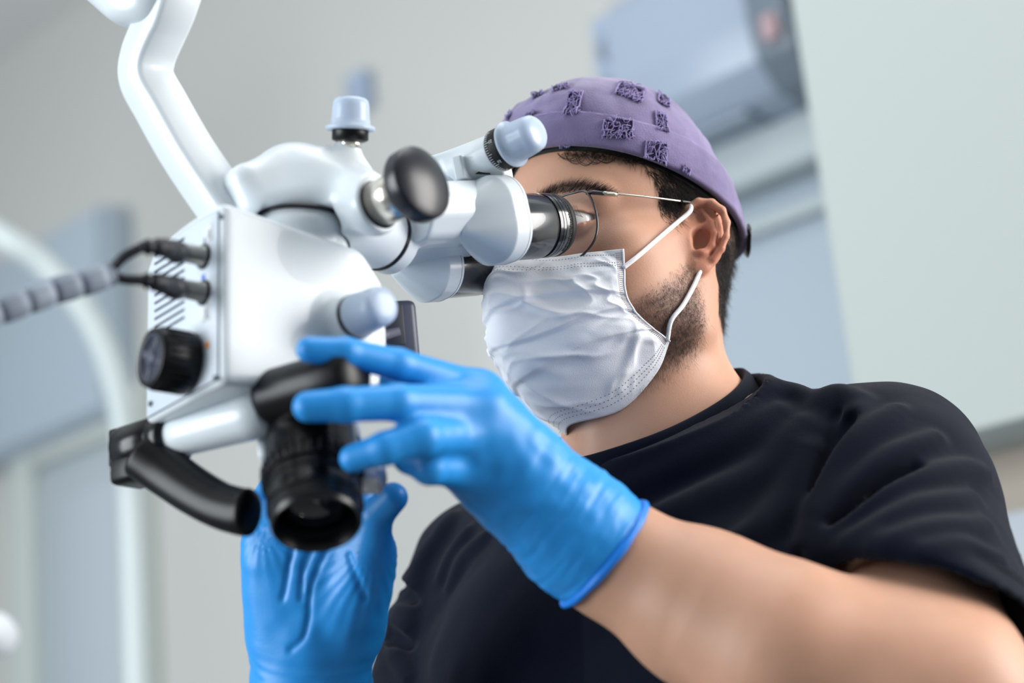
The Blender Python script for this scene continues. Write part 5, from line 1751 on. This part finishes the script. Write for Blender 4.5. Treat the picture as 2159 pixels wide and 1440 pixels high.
    # ---- suspension arm: a moulded channel bar rising to the boom
    pth = crom([V(500, 470, 1.03), V(455, 410, 1.035), V(393, 318, 1.045), V(340, 225, 1.055), V(309, 165, 1.06), V(312, 118, 1.06), V(335, 62, 1.055), V(356, 15, 1.05), V(375, -40, 1.05)], 10)
    m = len(pth)
    T = np.gradient(pth, axis=0); T /= np.linalg.norm(T, axis=1)[:, None]
    rows = []
    for i in range(m):
        sdir = nrm(A(0.72, 0.0, 0.69) - T[i] * (A(0.72, 0, 0.69) @ T[i]))       # towards us and right
        q = nrm(np.cross(T[i], sdir))
        q = q if q[0] < 0 else -q
        hw, hq = 0.0130, 0.0135
        sec = []
        for a, b in ((1, 1), (1, -1), (-1, -1), (-1, 1)):
            cc = pth[i] + sdir * a * hw + q * b * hq
            for k in (-1, 0, 1):
                j0 = {(1, 1): (-0.0, 1), (1, -1): (1, 0), (-1, -1): (0, -1), (-1, 1): (-1, 0)}[(a, b)]
                bev = 0.0035
                d1 = (sdir * a, q * b)
                if k == -1: off = -d1[0] * bev if (a, b) in ((1, 1), (-1, -1)) else -d1[1] * bev
                elif k == 1: off = -d1[1] * bev if (a, b) in ((1, 1), (-1, -1)) else -d1[0] * bev
                else: off = -(d1[0] + d1[1]) * bev * 0.3
                sec.append(cc + off)
        rows.append(sec)
    C = np.array(rows); n = C.shape[1]
    F = [[i * n + k, i * n + (k + 1) % n, (i + 1) * n + (k + 1) % n, (i + 1) * n + k] for i in range(m - 1) for k in range(n)] + [list(range(n))[::-1], [(m - 1) * n + k for k in range(n)]]
    sa = obj('suspension_arm', (C.reshape(-1, 3), F), W, scope, angle=50)
    def boom(p):
        e0, e1 = V(262, 15, 1.06), V(372, -5, 1.05)
        d = rcone(p, V(318, 40, 1.06), V(340, -60, 1.05), 0.0195, 0.0225)
        d = smin(d, rcone(p, V(275, 5, 1.065), V(200, -90, 1.10), 0.017, 0.024), 0.012)
        return smax(d, np.minimum(plane(p, V(300, 60, 1.06), nrm(A(-0.15, -1, 0.1))), 9), 0.008)
    lo = V(90, 130, 1.14); hi = np.array([-.17, .30, -.98])
    obj('boom_joint', sdf_mesh(boom, np.array([-.34, .13, -1.16]), np.array([-.16, .30, -.98]), 0.002), W, sa)
    b0w, b1w = V(235, -60, 1.09), V(-420, -900, 1.6)
    obj('boom', tube(np.array([b0w, b0w * .5 + b1w * .5, b1w]), [0.024, 0.027, 0.030], 24), W, sa)
    wv = to_world(b1w)
    P, F = cyl(A(wv[0], wv[1], wv[2] - 0.04), A(0, 0, 1), 0, 2.98 - wv[2] + 0.04, 0.035, 0.004, 24)
    obj('ceiling_post', (P, F), W, sa, world=True)
    P, F = cyl(A(wv[0], wv[1], 2.955), A(0, 0, 1), 0, 0.045, 0.11, 0.006, 32)
    obj('ceiling_plate', (P, F), W, sa, world=True)
def build_cable():
    pc = S3(-0.002, 0.04, 0.05)
    on = lambda x, y, up=0.0: onplane(x, y, pc, XF) + XF * up
    cb = empty('cable_harness', to_world(V(120, 610, 0.90)))
    tag(cb, 'grey wrapped cable splitting into two black plugs in the microscope\'s rear panel', 'cable')
    BK = mat('cable_black', (22, 25, 33), rough=0.5)
    j = V(228, 578, 0.905)
    for (x, y, mid) in ((431, 541, [V(345, 522, 0.915), V(300, 520, 0.905), V(262, 541, 0.902)]), (431, 617, [V(335, 596, 0.915), V(300, 590, 0.908), V(262, 588, 0.905)])):
        s = on(x, y) + XF * 0.0150
        p0 = s; p1 = on(x, y) + XF * 0.030
        obj('plug', lathe(s, nrm(mid[0] - s), [(-0.001, 0), (-0.001, 0.0048), (0.003, 0.0060), (0.012, 0.0066), (0.020, 0.0058), (0.021, 0)], 28), BK, cb)
        q = s + nrm(mid[0] - s) * 0.018
        pb = crom([q, mid[0], mid[1]], 8)
        obj('plug_boot', tube(pb, 0.0052 + 0.0007 * np.sign(np.sin(np.arange(len(pb)) * 1.9)) - 0.0012 * np.linspace(0, 1, len(pb)), 18), BK, cb)
        obj('lead', tube(crom([mid[1], mid[2], j + XF * 0.002, j + XF * 0.012 + A(-.006, -.003, 0)], 8), 0.0028, 12), BK, cb)
    pth = crom([V(236, 576, 0.906), V(180, 594, 0.898), V(110, 615, 0.888), V(40, 640, 0.876), V(-60, 680, 0.86), V(-200, 760, 0.83)], 16)
    GS = mat('grey_sleeve', (128, 138, 152), rough=0.55)
    obj('sleeve', tube(pth, 0.0066, 24), GS, cb)
    L = np.concatenate([[0], np.cumsum(np.linalg.norm(np.diff(pth, axis=0), axis=1))])
    t = 0.004
    k = 0
    while t < L[-1] - 0.02:
        a = np.array([[np.interp(t + dt, L, pth[:, i]) for i in range(3)] for dt in np.linspace(0, 0.0142, 5)])
        obj('wrap_turn', tube(a, [0.0069, 0.0074, 0.0075, 0.0074, 0.0069], 24), GS if k % 2 else mat('grey_sleeve_light', (140, 150, 164), rough=.5), cb)
        t += 0.0155; k += 1
build_body(); build_shirt(); build_gloves(); build_face(); build_cap(); build_mask(); build_glasses(); build_legs()
build_scope(); build_scope_lower(); build_cable()
build_stand()
